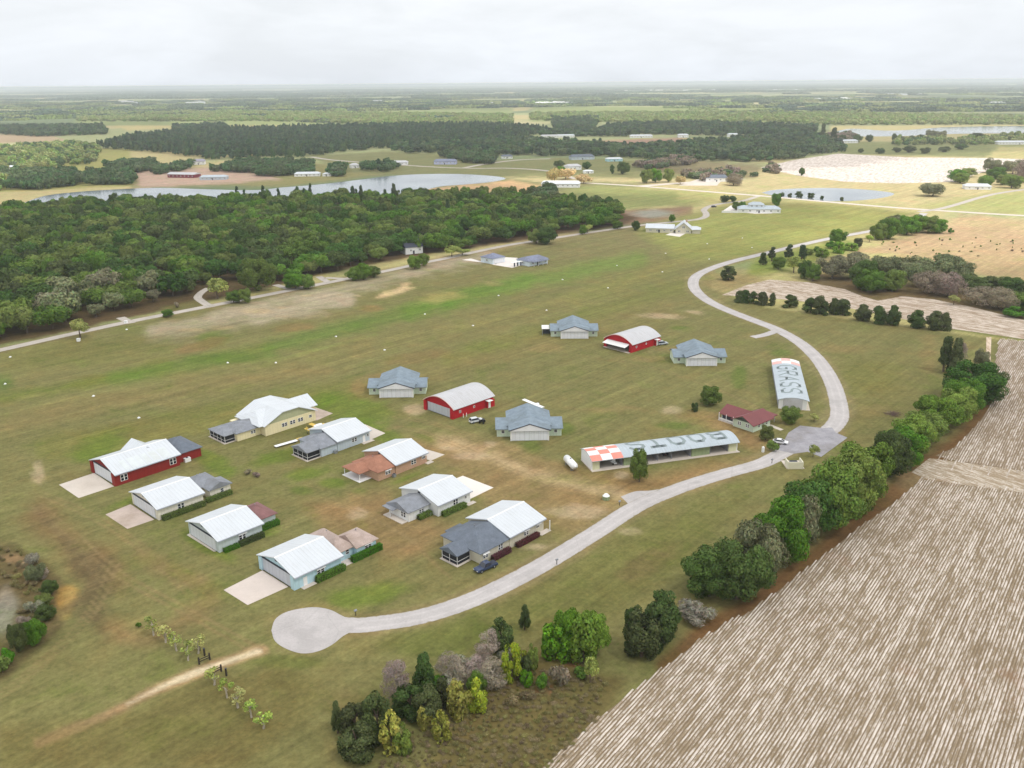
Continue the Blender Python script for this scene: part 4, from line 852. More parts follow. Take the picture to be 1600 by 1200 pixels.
def speck(px, w, n):
    mb = MB()
    for k in range(n):
        x, y = G(px[0] + _rb.uniform(-w, w), px[1] + _rb.uniform(-1.2, 1.2)); s = _rb.uniform(20, 60); z = _rb.uniform(5, 9)
        mb.box(x, x + s, y, y + s * .5, 0, z); mb.profile([(y - 1, z), (y + s * .25, z + 3), (y + s * .5 + 1, z)], x - 1, x + s + 1, 'x')
    return mb
mb = MB()
for px, w, n in (((855, 163), 35, 14), ((190, 161), 12, 3), ((300, 161), 12, 4), ((1310, 156), 40, 14), ((1100, 142), 200, 20), ((560, 142), 200, 14), ((1410, 148), 30, 5), ((580, 159), 6, 1), ((780, 162), 20, 3), ((700, 137), 14, 8), ((1540, 164), 20, 4)):
    q = speck(px, w, n); mb.add(q.v, q.f)
tag(mb.build('distant_settlement', M_trim), 'pale specks of far-off houses and sheds scattered along the horizon', 'settlement', None, 'stuff')

# ------------------------------------------------------------------ trees
def leaf_mat(name, col, trans=.14):
    """leaf colour comes from the object colour times each leaf's own tint; every tree shifts a little"""
    m, t, b = newmat(name); nt = m.node_tree
    oi = t.add('ShaderNodeObjectInfo'); at = t.add('ShaderNodeAttribute', attribute_name='leaf').outputs['Color']
    c = t.mix(1.0, col, at, 'MULTIPLY')
    r = t.remap(oi.outputs['Random'], 0, 1, .80, 1.2); c = t.mix(1.0, c, t.grey(r), 'MULTIPLY')
    hs = t.add('ShaderNodeHueSaturation'); t.link(c, hs.inputs['Color']); r2 = t.math('FRACT', t.math('MULTIPLY', oi.outputs['Random'], 7.31))
    t.link(t.remap(r2, 0, 1, .462, .525), hs.inputs['Hue']); t.link(t.remap(r2, 0, 1, .85, 1.08), hs.inputs['Saturation']); c = hs.outputs[0]
    t.link(c, b.inputs['Base Color']); b.inputs['Roughness'].default_value = .7; b.inputs['Specular IOR Level'].default_value = .12
    tl = t.add('ShaderNodeBsdfTranslucent'); t.link(c, tl.inputs[0]); mx = t.add('ShaderNodeMixShader'); mx.inputs[0].default_value = trans
    t.link(b.outputs[0], mx.inputs[1]); t.link(tl.outputs[0], mx.inputs[2]); t.link(mx.outputs[0], nt.nodes['Material Output'].inputs['Surface'])
    return m
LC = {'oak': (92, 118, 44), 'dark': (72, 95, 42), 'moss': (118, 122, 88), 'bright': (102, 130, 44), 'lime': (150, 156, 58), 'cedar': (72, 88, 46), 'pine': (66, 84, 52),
      'pale': (150, 160, 84), 'bare': (150, 138, 124), 'blossom': (196, 174, 118), 'brown': (136, 124, 106), 'hedge': (84, 116, 40), 'red': (92, 46, 42), 'grey': (150, 148, 128), 'far': (82, 104, 66), 'farpine': (70, 92, 66), 'stand': (82, 104, 74), 'standb': (70, 92, 74), 'scrub': (126, 118, 78), 'farpale': (132, 146, 84)}  # far and stand tones are paled in the colour, standing in for haze
LM = {k: leaf_mat('leaves_' + k, tuple(min(1, x * 1.12) for x in s2l(v))) for k, v in LC.items()}
M_bark = mat('bark', (98, 84, 72), .95, .25, 1.5); M_barkp = mat('pale_bark', (176, 166, 150), .95, .2, 1.5)
def mesh_quads(name, V, m, tint=None):
    n = len(V) // 4; me = bpy.data.meshes.new(name)
    me.vertices.add(4 * n); me.vertices.foreach_set('co', V.astype(np.float32).ravel())
    me.loops.add(4 * n); me.loops.foreach_set('vertex_index', np.arange(4 * n, dtype=np.int32))
    me.polygons.add(n); me.polygons.foreach_set('loop_start', np.arange(0, 4 * n, 4, dtype=np.int32))
    me.update(calc_edges=True)
    if tint is not None:
        a = me.color_attributes.new('leaf', 'FLOAT_COLOR', 'POINT'); q = np.ones((4 * n, 4), np.float32); q[:, :3] = np.repeat(tint, 4, 0); a.data.foreach_set('color', q.ravel())
    me.materials.append(m); return me
def leaf_quads(P, Nrm, size, rng, asp=.62):
    n = len(P); Nrm = Nrm / (np.linalg.norm(Nrm, axis=1, keepdims=True) + 1e-9)
    r = rng.normal(size=(n, 3)); a = np.cross(Nrm, r); a /= np.linalg.norm(a, axis=1, keepdims=True) + 1e-9; b = np.cross(Nrm, a)
    s = (size * rng.uniform(.6, 1.3, n))[:, None]; a = a * s * rng.uniform(.7, 1.0, n)[:, None]; b = b * s * asp
    return np.stack([P - a - b * .3, P - b, P + a + b * .2, P + b], 1).reshape(-1, 3)
def crown_mesh(name, seed, n, rx, rz, zc, K, size, m, shape='round', cl=.36, gap=.15, asp=.62):
    """clumps of leaves spread through the crown's volume, uneven outline, gaps between clumps"""
    rng = np.random.default_rng(seed); C = []
    while len(C) < K:
        d = rng.normal(size=3); d /= np.linalg.norm(d); q = rng.uniform(.45, .82) if rng.random() < .8 else rng.uniform(0, .45)
        p = d * q
        if shape == 'round':
            if p[2] < -.5: continue
            x = p * (rx, rx, rz)
        elif shape == 'full':
            if p[2] < -.9: continue
            x = p * (rx, rx, rz) * (1, 1, 1.05)
        elif shape == 'cone':
            z = rng.uniform(-.85, .85); w = (1 - (z + .85) / 1.9) ** .75 * .72; th = rng.uniform(0, 2 * math.pi); x = np.array([w * math.cos(th) * rx * rng.uniform(.6, 1), w * math.sin(th) * rx * rng.uniform(.6, 1), z * rz])
        elif shape == 'egg':
            z = rng.uniform(-.85, .8); w = math.sqrt(max(.05, 1 - ((z + .15) / 1.05) ** 2)) * .68; th = rng.uniform(0, 2 * math.pi); x = np.array([w * math.cos(th) * rx, w * math.sin(th) * rx, z * rz])
        elif shape == 'bell':
            z = rng.uniform(-.85, .82); w = max(0., 1 - ((z + .85) / 1.8) ** 2.2) ** .7 * .74; th = rng.uniform(0, 2 * math.pi); q = rng.uniform(.5, 1) if rng.random() < .8 else .2; x = np.array([w * q * math.cos(th) * rx, w * q * math.sin(th) * rx, z * rz])
        elif shape == 'spread':
            if p[2] < -.15: continue
            x = p * (rx, rx, rz)
        C.append(x)
    C = np.array(C); R = rx * cl * rng.uniform(.65, 1.25, K); tone = rng.uniform(.82, 1.18, K)
    k = rng.choice(K, n, p=R ** 2 / (R ** 2).sum()); d = rng.normal(size=(n, 3)); d[:, 2] += .25; d /= np.linalg.norm(d, axis=1, keepdims=True)
    rr = R[k] * rng.uniform(.55, 1.06, n) ** .6; P = C[k] + d * rr[:, None] * (1, 1, .85 if shape != 'cone' else 1.2)
    lump = fbm(P[:, 0] * .9 + 50, P[:, 1] * .9 + P[:, 2] * .7, seed, 3); keep = lump > gap + .18 * rng.random(n)
    P, d, k = P[keep], d[keep], k[keep]
    P[:, 2] += zc; P[:, 2] = np.maximum(P[:, 2], .15)
    Nn = d + rng.normal(size=d.shape) * .55 + (P - (0, 0, zc)) / np.array([rx, rx, rz]) * .5
    tint = (tone[k] * rng.uniform(.75, 1.25, len(P)))[:, None] * np.array([1, 1, 1]) * (1 + rng.normal(size=(len(P), 3)) * (.08, .04, .08))
    return mesh_quads(name, leaf_quads(P, Nn, size, rng, asp), m, np.clip(tint, .3, 1.8))
def trunk_mesh(name, seed, h, r, spread, m, limbs=5, lean=.04):
    rng = random.Random(seed); mb = MB(); p = Vector((0, 0, -.15)); top = Vector((rng.uniform(-lean, lean) * h, rng.uniform(-lean, lean) * h, h * .62))
    mid = p.lerp(top, .5) + Vector((rng.uniform(-.1, .1), rng.uniform(-.1, .1), 0)); mb.tube(p, mid, r, r * .75, 7); mb.tube(mid, top, r * .75, r * .4, 7)
    for k in range(limbs):
        a = 2 * math.pi * k / limbs + rng.uniform(-.4, .4); s = p.lerp(top, rng.uniform(.35, .95)); e = s + Vector((math.cos(a) * spread * rng.uniform(.5, .9), math.sin(a) * spread * rng.uniform(.5, .9), h * rng.uniform(.12, .34)))
        q = s.lerp(e, .5) + Vector((0, 0, h * .05)); mb.tube(s, q, r * .42, r * .28, 5); mb.tube(q, e, r * .28, r * .1, 5)
    me = bpy.data.meshes.new(name); me.from_pydata(mb.v, [], mb.f); me.materials.append(m); me.update(); return me
def twig_mesh(name, seed, h, spread, m, n=70, up=.7):
    """a leafless crown: forking limbs and many thin twigs"""
    rng = random.Random(seed); mb = MB()
    def grow(p, d, L, r, lev):
        q = p + d * L; mb.tube(p, q, r, r * .6, 4 if lev else 5)
        if lev >= 3: return
        for _ in range(4 if lev < 2 else 5):
            a = Vector((rng.gauss(0, 1), rng.gauss(0, 1), rng.gauss(0, .6) + up)).normalized(); nd = (d * .75 + a * .75).normalized()
            nd = Vector((nd.x * spread, nd.y * spread, nd.z)).normalized(); grow(p.lerp(q, rng.uniform(.45, 1)), nd, L * rng.uniform(.5, .75), r * .5, lev + 1)
    for _ in range(3): grow(Vector((0, 0, 0)), Vector((rng.gauss(0, .25), rng.gauss(0, .25), 1)).normalized(), h * .45, h * .022, 0)
    me = bpy.data.meshes.new(name); me.from_pydata(mb.v, [], mb.f); me.materials.append(m); me.update(); return me
# prototypes: (crown meshes, trunk mesh, nominal width, nominal height)
PROTO = {}
def proto(kind, key, shape, w, h, n, K, size, variants=3, cl=.36, gap=.15, bark=None, low=.0, asp=.62):
    out = []
    for v in range(variants):
        rz = h * (.5 - low / 2); zc = h * (.5 + low / 2)
        cm = crown_mesh(kind + '_crown', hash((kind, v)) % 9999 if False else sum(map(ord, kind)) * 7 + v, n, w / 2, rz, zc, K, size, LM[key], shape, cl, gap, asp)
        out.append((cm, trunk_mesh(kind + '_trunk', v + 5, h * .92, .035 * h, w * .3, bark or M_bark)))
    PROTO[kind] = (out, w, h)
proto('wood_oak', 'oak', 'round', 13, 11, 4200, 24, .60, 4, .36, .2, low=.18); proto('wood_moss', 'moss', 'round', 13, 11, 3400, 26, .62, 2, .34, .2, low=.18); proto('wood_dark', 'dark', 'round', 13, 11.5, 4200, 26, .62, 2, .34, .2, low=.18)
proto('oak', 'oak', 'full', 12, 10, 21000, 56, .25, 3, .27, .2, low=.0); proto('dark_oak', 'dark', 'full', 12, 10, 21000, 56, .25, 3, .27, .2, low=.0); proto('bright_oak', 'bright', 'full', 12, 10, 21000, 56, .25, 3, .27, .2, low=.0)
proto('moss_oak', 'moss', 'full', 12, 9, 15000, 46, .27, 2, .30, .24, low=.08); proto('pale_tree', 'pale', 'round', 7, 6.5, 2600, 20, .34, 2, .34, .28, low=.25); proto('lime_bush', 'lime', 'egg', 4, 5, 2600, 22, .26, 2, .42, .2)
proto('bright_bush', 'bright', 'egg', 4, 5, 2600, 22, .26, 2, .42, .2); proto('cedar', 'cedar', 'egg', 4.2, 6, 6500, 36, .19, 3, .36, .1); proto('dark_cedar', 'cedar', 'cone', 4.4, 8, 6500, 36, .2, 2, .34, .1)
proto('cone_cedar', 'cedar', 'bell', 5.4, 6, 7500, 40, .2, 4, .34, .12); proto('pine', 'pine', 'cone', 6, 13, 3000, 30, .40, 2, .30, .2, low=.2); proto('grey_bush', 'grey', 'full', 4.5, 3, 3000, 18, .30, 2, .36, .22, asp=.22); proto('blossom_tree', 'blossom', 'round', 14, 10, 2600, 24, .6, 2, .34, .24, low=.1)
proto('brown_tree', 'brown', 'full', 12, 9, 9000, 40, .36, 2, .30, .26, asp=.25); proto('scrub_tuft', 'scrub', 'full', 3, 1.6, 700, 12, .22, 2, .4, .26, asp=.3); proto('brown_bush', 'brown', 'round', 3, 2.2, 1200, 12, .2, 1, .4, .26); proto('green_bush', 'hedge', 'round', 3, 2.6, 1600, 14, .22, 2, .4, .2); proto('young_tree', 'pale', 'egg', 2.4, 4.6, 330, 12, .2, 3, .40, .3, M_barkp, low=.40)
proto('twig_tree', 'bare', 'egg', 5, 8, 3600, 26, .42, 2, .40, .18, bark=M_barkp, asp=.10); BARE = [(twig_mesh('bare_crown', 30 + v, 8, .8, mat('bare_twigs', (158, 148, 138), .95, .15, 1.0)), None) for v in range(2)]; PROTO['bare_tree'] = (BARE, 5.0, 8.0)
_tr = random.Random(17)
KN = {'cone_cedar': 'cedar', 'cedar': 'cedar', 'dark_cedar': 'cedar', 'lime_bush': 'sapling', 'bright_bush': 'bush', 'grey_bush': 'bush', 'brown_bush': 'bush', 'green_bush': 'bush', 'pine': 'pine_tree', 'young_tree': 'young_tree', 'wood_oak': 'oak_tree', 'wood_dark': 'oak_tree', 'wood_moss': 'oak_tree'}
def place(kind, base, wid, hei, label, group=None, name='tree', cat='tree', rot=None, crown_name='crown'):
    """one tree: an Empty at its foot with a crown and a trunk"""
    if name == 'tree': name = KN.get(kind, 'tree'); cat = {'bush': 'bush', 'sapling': 'sapling', 'cedar': 'cedar'}.get(name, cat)
    var, w0, h0 = PROTO[kind]; cm, tm = var[_tr.randrange(len(var))]
    x, y = base; r = thing(name, label, cat, (x, y, 0), _tr.uniform(0, 6.28) if rot is None else rot, group)
    r.scale = (wid / w0 * _tr.uniform(.95, 1.05), wid / w0 * _tr.uniform(.95, 1.05), hei / h0)
    c = bpy.data.objects.new(crown_name, cm); COL.objects.link(c); c.parent = r
    if tm: q = bpy.data.objects.new('trunk', tm); COL.objects.link(q); q.parent = r
    return r
NTH = ['first', 'second', 'third', 'fourth', 'fifth', 'sixth', 'seventh', 'eighth', 'ninth', 'tenth', 'eleventh', 'twelfth', 'thirteenth', 'fourteenth', 'fifteenth', 'sixteenth', 'seventeenth', 'eighteenth', 'nineteenth', 'twentieth', 'twenty-first', 'twenty-second', 'twenty-third', 'twenty-fourth', 'twenty-fifth', 'twenty-sixth', 'twenty-seventh', 'twenty-eighth', 'twenty-ninth', 'thirtieth']
def row(lst, what, where, group, name='tree', order='from the left', kk=1.0, kw=1.0):
    """lst: (kind, px, py, width px, top py)"""
    for i, (kind, px, py, wp, top) in enumerate(lst):
        s = ppm(py); wid = wp / s; 
        a = PITCH + math.atan((py - 600) / FOC)
        hei = max(1.2, ((py - top) / s - wid * .30 * math.sin(a)) / math.cos(a)) * kk
        place(kind, G(px, py - wp * .12), wid * kw, hei, ' '.join(('%s, %s %s %s' % (what[kind], NTH[i], order, where)).split()[:16]), group, name)
W1 = {'cone_cedar': 'dark cone shaped cedar', 'oak': 'leafy green tree', 'dark_oak': 'dark green tree', 'bright_oak': 'bright green tree', 'moss_oak': 'grey green mossy tree', 'cedar': 'dark rounded cedar', 'dark_cedar': 'tall pointed cedar', 'lime_bush': 'yellow green sapling', 'bright_bush': 'bright green bush',
      'grey_bush': 'greyish bush', 'bare_tree': 'leafless grey tree', 'twig_tree': 'leafless grey tree', 'pale_tree': 'pale green small tree', 'brown_tree': 'brownish half bare tree', 'brown_bush': 'brown bush', 'green_bush': 'green bush', 'pine': 'tall dark pine', 'blossom_tree': 'pale blossoming tree'}
# belt of trees along the ploughed field, near to far
row([('dark_oak', 1108, 940, 78, 858), ('grey_bush', 1087, 974, 46, 942), ('dark_oak', 1152, 945, 84, 842), ('moss_oak', 1186, 918, 70, 818), ('oak', 1218, 886, 76, 778), ('moss_oak', 1240, 868, 62, 770), ('dark_oak', 1262, 852, 80, 752), ('oak', 1296, 836, 84, 728), ('bright_oak', 1322, 812, 84, 706),
     ('bright_oak', 1350, 786, 76, 690), ('dark_oak', 1384, 752, 62, 674), ('oak', 1402, 735, 56, 666), ('bright_oak', 1418, 716, 60, 652), ('oak', 1440, 700, 58, 644), ('bright_oak', 1462, 680, 62, 618), ('bright_oak', 1488, 668, 62, 606), ('oak', 1503, 652, 56, 592), ('dark_oak', 1520, 636, 72, 568), ('dark_oak', 1538, 618, 46, 572), ('moss_oak', 1531, 578, 22, 546)],
    W1, 'in the belt beside the ploughed field', 'belt of trees along the field', order='from near', kw=1.3)
row([('dark_cedar', 1474, 584, 28, 527), ('dark_cedar', 1490, 588, 28, 530), ('twig_tree', 1496, 580, 20, 532)], W1, 'at the far end of the tree belt', 'clump at the belt end')
row([('cedar', 988, 1018, 32, 948), ('cedar', 1002, 1032, 56, 952), ('cedar', 1028, 1018, 52, 936), ('cedar', 1036, 992, 50, 922)], W1, 'in the dark clump near the field corner', 'dark clump by the field corner')
row([('bright_bush', 870, 1034, 48, 968), ('bright_oak', 886, 1030, 56, 950), ('bright_bush', 912, 1040, 46, 966), ('bright_oak', 926, 1030, 58, 954)], W1, 'in the bright clump above the scrub', 'bright clump above the scrub')
row([('dark_cedar', 528, 1148, 22, 1098), ('cedar', 556, 1160, 46, 1100), ('cedar', 590, 1160, 50, 1088), ('twig_tree', 621, 1106, 44, 1032), ('cedar', 640, 1124, 54, 1072), ('dark_cedar', 664, 1096, 46, 1024), ('cedar', 668, 1132, 46, 1074), ('dark_cedar', 692, 1106, 30, 1060), ('twig_tree', 702, 1066, 44, 1022), ('lime_bush', 718, 1124, 36, 1062), ('grey_bush', 722, 1052, 40, 1024),
     ('twig_tree', 740, 1060, 44, 1026), ('lime_bush', 746, 1112, 34, 1066), ('twig_tree', 762, 1040, 40, 982), ('twig_tree', 770, 1076, 42, 1030), ('cedar', 784, 1026, 40, 966), ('lime_bush', 799, 1068, 30, 1008), ('lime_bush', 812, 1046, 24, 1012), ('bright_bush', 832, 1048, 18, 1004)],
    W1, 'in the mixed thicket at the bottom edge', 'thicket at the bottom edge')
row([('lime_bush', 612, 1178, 36, 1118), ('cedar', 560, 1192, 60, 1130), ('lime_bush', 690, 1160, 30, 1116), ('lime_bush', 664, 1140, 22, 1104), ('bright_bush', 630, 1180, 30, 1130)], W1, 'in front of the mixed thicket', 'front of the thicket')
row([('grey_bush', 706, 1082, 40, 1050), ('grey_bush', 752, 1066, 40, 1036), ('twig_tree', 718, 1074, 40, 1030), ('grey_bush', 780, 1058, 36, 1030), ('grey_bush', 792, 1036, 32, 1010), ('cedar', 818, 1058, 26, 1024), ('bright_bush', 822, 1072, 22, 1046), ('green_bush', 690, 1086, 30, 1058), ('oak', 745, 1086, 32, 1050)], W1, 'in the grey brush of the bottom thicket', 'grey brush in the thicket')
row([('dark_cedar', 820, 986, 22, 946), ('green_bush', 848, 1078, 22, 1052), ('brown_bush', 875, 1076, 34, 1034), ('green_bush', 908, 1060, 22, 1044), ('pale_tree', 922, 1070, 28, 1030)], W1, 'scattered by the scrub', 'scattered bushes by the scrub')
# left thicket round the dry pond
row([('grey_bush', 52, 885, 26, 862), ('moss_oak', 58, 912, 36, 880), ('twig_tree', 64, 905, 26, 886), ('dark_oak', 78, 934, 30, 906), ('oak', 70, 950, 30, 926), ('dark_oak', 72, 972, 36, 944), ('grey_bush', 56, 960, 30, 934), ('oak', 56, 1010, 40, 966), ('dark_oak', 30, 1022, 34, 972), ('twig_tree', 42, 1000, 26, 962), ('green_bush', 4, 1054, 30, 1026), ('green_bush', 12, 1040, 24, 1012)],
    W1, 'in the thicket round the dry pond', 'thicket round the dry pond', order='from far')
for i, (px, py) in enumerate(((240, 993), (259, 1004), (276, 1017), (294, 1032), (310, 1021))):
    place('young_tree', G(px, py), 3.0, 4.4, 'thin pale trunked young tree, %s from left beyond the sand path' % NTH[i], 'young trees along the sand path')
for i, (px, py) in enumerate(((335, 1070), (355, 1090), (372, 1106), (393, 1121), (412, 1138))):
    place('young_tree', G(px, py), 2.8 if i % 2 else 3.4, 3.8, 'thin pale trunked young tree, %s from left before the sand path' % NTH[i], 'young trees along the sand path')
# lone trees on the lawns
def lone(kind, px, py, wp, top, label): row([(kind, px, py, wp, top)], {kind: label + ' #'}, '', None)
def single(kind, px, py, wp, top, label):
    s = ppm(py); a = PITCH + math.atan((py - 600) / FOC); wid = wp / s; hei = max(1.2, ((py - top) / s - wid * .3 * math.sin(a)) / math.cos(a)); place(kind, G(px, py - wp * .1), wid, hei, label)
single('oak', 999, 756, 36, 702, 'lone rounded tree standing in front of the BOOTS hangar'); single('oak', 1108, 636, 44, 603, 'spreading dark tree on the lawn left of the GRASS hangar'); single('cedar', 1085, 644, 11, 628, 'small shrub left of the spreading lawn tree')
single('oak', 1235, 664, 36, 633, 'dense round tree at the near end of the GRASS hangar'); single('oak', 1196, 690, 28, 664, 'round tree between clubhouse and parked white car'); single('green_bush', 1208, 706, 18, 688, 'low dark bush beside the parked white car'); single('pale_tree', 1270, 716, 17, 696, 'small thin tree at the parking lot edge'); single('pale_tree', 1272, 660, 16, 646, 'faint small tree inside the road bend')
single('cedar', 1138, 440, 24, 417, 'solitary round dark tree inside the sharp road bend'); single('brown_bush', 388, 742, 14, 732, 'left of two dark brown shrubs on the lawn'); single('brown_bush', 401, 747, 14, 736, 'right of two dark brown shrubs on the lawn'); single('green_bush', 217, 981, 9, 976, 'tiny dark bush left of the young trees')
# cedar row beside the pale strip
row([('cone_cedar', 1155, 474, 15, 454), ('cone_cedar', 1163, 474, 16, 453), ('cone_cedar', 1177, 476, 14, 455), ('cone_cedar', 1190, 478, 17, 456), ('cone_cedar', 1206, 479, 10, 458), ('cone_cedar', 1234, 483, 23, 461), ('cone_cedar', 1266, 491, 22, 465), ('cone_cedar', 1279, 493, 20, 463), ('cone_cedar', 1288, 494, 13, 470), ('cone_cedar', 1302, 494, 19, 466), ('cone_cedar', 1317, 495, 21, 467), ('cone_cedar', 1347, 504, 25, 476), ('cone_cedar', 1372, 508, 22, 478), ('cone_cedar', 1394, 511, 21, 477), ('cone_cedar', 1431, 515, 26, 485), ('cone_cedar', 1459, 518, 25, 486), ('cone_cedar', 1475, 518, 17, 488)],
    W1, 'in the row beside the pale strip', 'cedar row beside the pale strip', kw=1.22, kk=.96)
# trees and scrub at the bend
row([('dark_cedar', 1192, 416, 18, 396), ('pine', 1206, 410, 18, 386), ('oak', 1216, 424, 24, 402), ('pine', 1232, 410, 20, 382), ('pale_tree', 1240, 430, 32, 404), ('pine', 1252, 414, 20, 384), ('dark_oak', 1256, 438, 26, 408), ('oak', 1270, 442, 26, 414), ('bright_bush', 1284, 404, 20, 388), ('bright_bush', 1310, 398, 20, 380), ('oak', 1308, 384, 30, 360), ('cedar', 1340, 388, 14, 372), ('pale_tree', 1358, 380, 14, 368), ('green_bush', 1298, 390, 18, 378), ('bright_bush', 1330, 394, 24, 382), ('bright_bush', 1260, 400, 22, 388), ('green_bush', 1276, 396, 18, 386)],
    W1, 'in the scrub by the bend road', 'scrub by the bend road')
row([('moss_oak', 1300, 440, 44, 402), ('moss_oak', 1330, 440, 50, 398), ('dark_oak', 1350, 456, 44, 408), ('oak', 1362, 462, 44, 424), ('oak', 1392, 458, 36, 422), ('moss_oak', 1384, 436, 46, 400), ('moss_oak', 1420, 440, 52, 404), ('moss_oak', 1438, 452, 44, 412), ('brown_tree', 1450, 464, 46, 424), ('moss_oak', 1468, 440, 56, 402), ('moss_oak', 1490, 448, 46, 406), ('brown_tree', 1480, 468, 44, 428), ('pale_tree', 1490, 478, 16, 462), ('dark_oak', 1522, 462, 44, 432), ('brown_tree', 1540, 484, 60, 450), ('dark_oak', 1552, 462, 46, 434), ('dark_oak', 1580, 468, 44, 436), ('brown_tree', 1566, 490, 44, 456), ('oak', 1594, 488, 36, 456), ('green_bush', 1584, 498, 26, 480), ('dark_oak', 1620, 480, 50, 440), ('oak', 1640, 500, 50, 456)],
    W1, 'in the oak band behind the pale strip', 'oak band behind the pale strip', kw=1.28)
row([('oak', 1372, 378, 30, 350), ('oak', 1388, 378, 40, 342), ('moss_oak', 1400, 366, 40, 338), ('oak', 1416, 372, 44, 340), ('bright_oak', 1432, 368, 40, 338), ('oak', 1450, 368, 38, 340), ('oak', 1464, 368, 34, 344), ('green_bush', 1485, 366, 9, 357)], W1, 'in the round clump right of the bend road', 'round clump by the bend road')
_sb = random.Random(8)
for i in range(46):
    px = _sb.uniform(1375, 1620); py = _sb.uniform(372, 402); place('green_bush' if i % 3 else 'brown_bush', G(px, py), _sb.uniform(.8, 2.0), _sb.uniform(.7, 1.8), 'one of the small shrubs dotted over the tan field', 'shrubs dotted over the tan field', 'shrub', 'shrub')
# trees along the long road
row([('pale_tree', 126, 532, 36, 499), ('oak', 263, 498, 20, 484), ('brown_bush', 276, 482, 11, 470), ('pale_tree', 340, 472, 42, 438), ('oak', 365, 476, 28, 454), ('oak', 383, 476, 24, 450), ('oak', 404, 462, 66, 404), ('bright_oak', 462, 456, 44, 428), ('oak', 482, 455, 30, 430), ('oak', 554, 442, 30, 418), ('bright_oak', 568, 441, 32, 412), ('oak', 584, 436, 26, 416), ('bright_oak', 648, 424, 28, 400), ('bright_oak', 662, 418, 22, 396), ('pale_tree', 706, 404, 26, 386), ('pale_tree', 722, 402, 26, 390), ('oak', 838, 384, 30, 360), ('dark_oak', 855, 386, 40, 357), ('oak', 910, 368, 16, 352), ('pale_tree', 918, 366, 20, 352), ('oak', 965, 360, 20, 346)],
    W1, 'along the long road', 'roadside trees along the long road')
# the wood: the nearest trees one by one
WOOD = [(-190, 545), (0, 536), (60, 522), (130, 502), (190, 487), (250, 474), (300, 456), (345, 440), (420, 442), (470, 438), (530, 424), (600, 412), (640, 402), (720, 390), (800, 378), (850, 366), (930, 358), (962, 350), (972, 336), (900, 324), (850, 316), (800, 311), (700, 311), (640, 313), (560, 317), (450, 318), (300, 322), (150, 324), (40, 330), (-190, 338)]
WW = np.array([G(*p) for p in WOOD])
def jitter_fill(poly_w, sp, seed, jit=.38):
    rng = np.random.default_rng(seed); (x0, y0), (x1, y1) = poly_w.min(0), poly_w.max(0)
    X, Y = np.meshgrid(np.arange(x0, x1, sp), np.arange(y0, y1, sp)); X = X + (np.arange(X.shape[0]) % 2)[:, None] * sp / 2
    P = np.column_stack([X.ravel(), Y.ravel()]) + rng.uniform(-jit, jit, (X.size, 2)) * sp
    return P[poly_sd(P[:, 0], P[:, 1], poly_w) > 0]
WP = jitter_fill(WW, 10.2, 4); hx, hy = G(634, 402); WP = WP[(np.hypot(WP[:, 0] - hx - 4, (WP[:, 1] - hy + 8) * .7) > 15)]
WP = WP[np.argsort(np.hypot(WP[:, 0], WP[:, 1]))]
LW = {'wood_oak': 'one of the leafy green oaks massed in the wood beyond the long road', 'wood_moss': 'one of the grey mossy oaks in the wood beyond the long road', 'wood_dark': 'one of the deep green oaks massed in the wood beyond the long road'}
def wood_kind(x, y):
    v = fbm(np.array([x / 38]), np.array([y / 38]), 12, 3)[0]; return 'wood_moss' if v > .78 else ('wood_dark' if v < .50 else 'wood_oak')
NW = 190
for (x, y) in WP[:NW]:
    k = wood_kind(x, y); px, py = project(np.array([[x, y]]))
    if 80 < px[0] < 260 and py[0] > 455: k = _tr.choice(['wood_moss', 'wood_moss', 'wood_oak'])
    s = _tr.uniform(.55, 1.3); place(k, (x, y), 13.6 * s, 10.8 * s * _tr.uniform(.85, 1.1), LW[k], 'oaks massed in the roadside wood')

_pw = [((430 if k < 4 else 560) + _tr.gauss(0, 46), 319 + _tr.uniform(-2, 5)) for k in range(16)] + [(60, 420), (150, 380), (330, 372), (480, 352), (560, 380), (700, 345), (760, 356), (230, 345)]
row([('pine', px, py, _tr.uniform(9, 14), py - _tr.uniform(22, 35)) for px, py in _pw], W1, 'rising above the oak wood', 'tall pines rising above the oak wood')
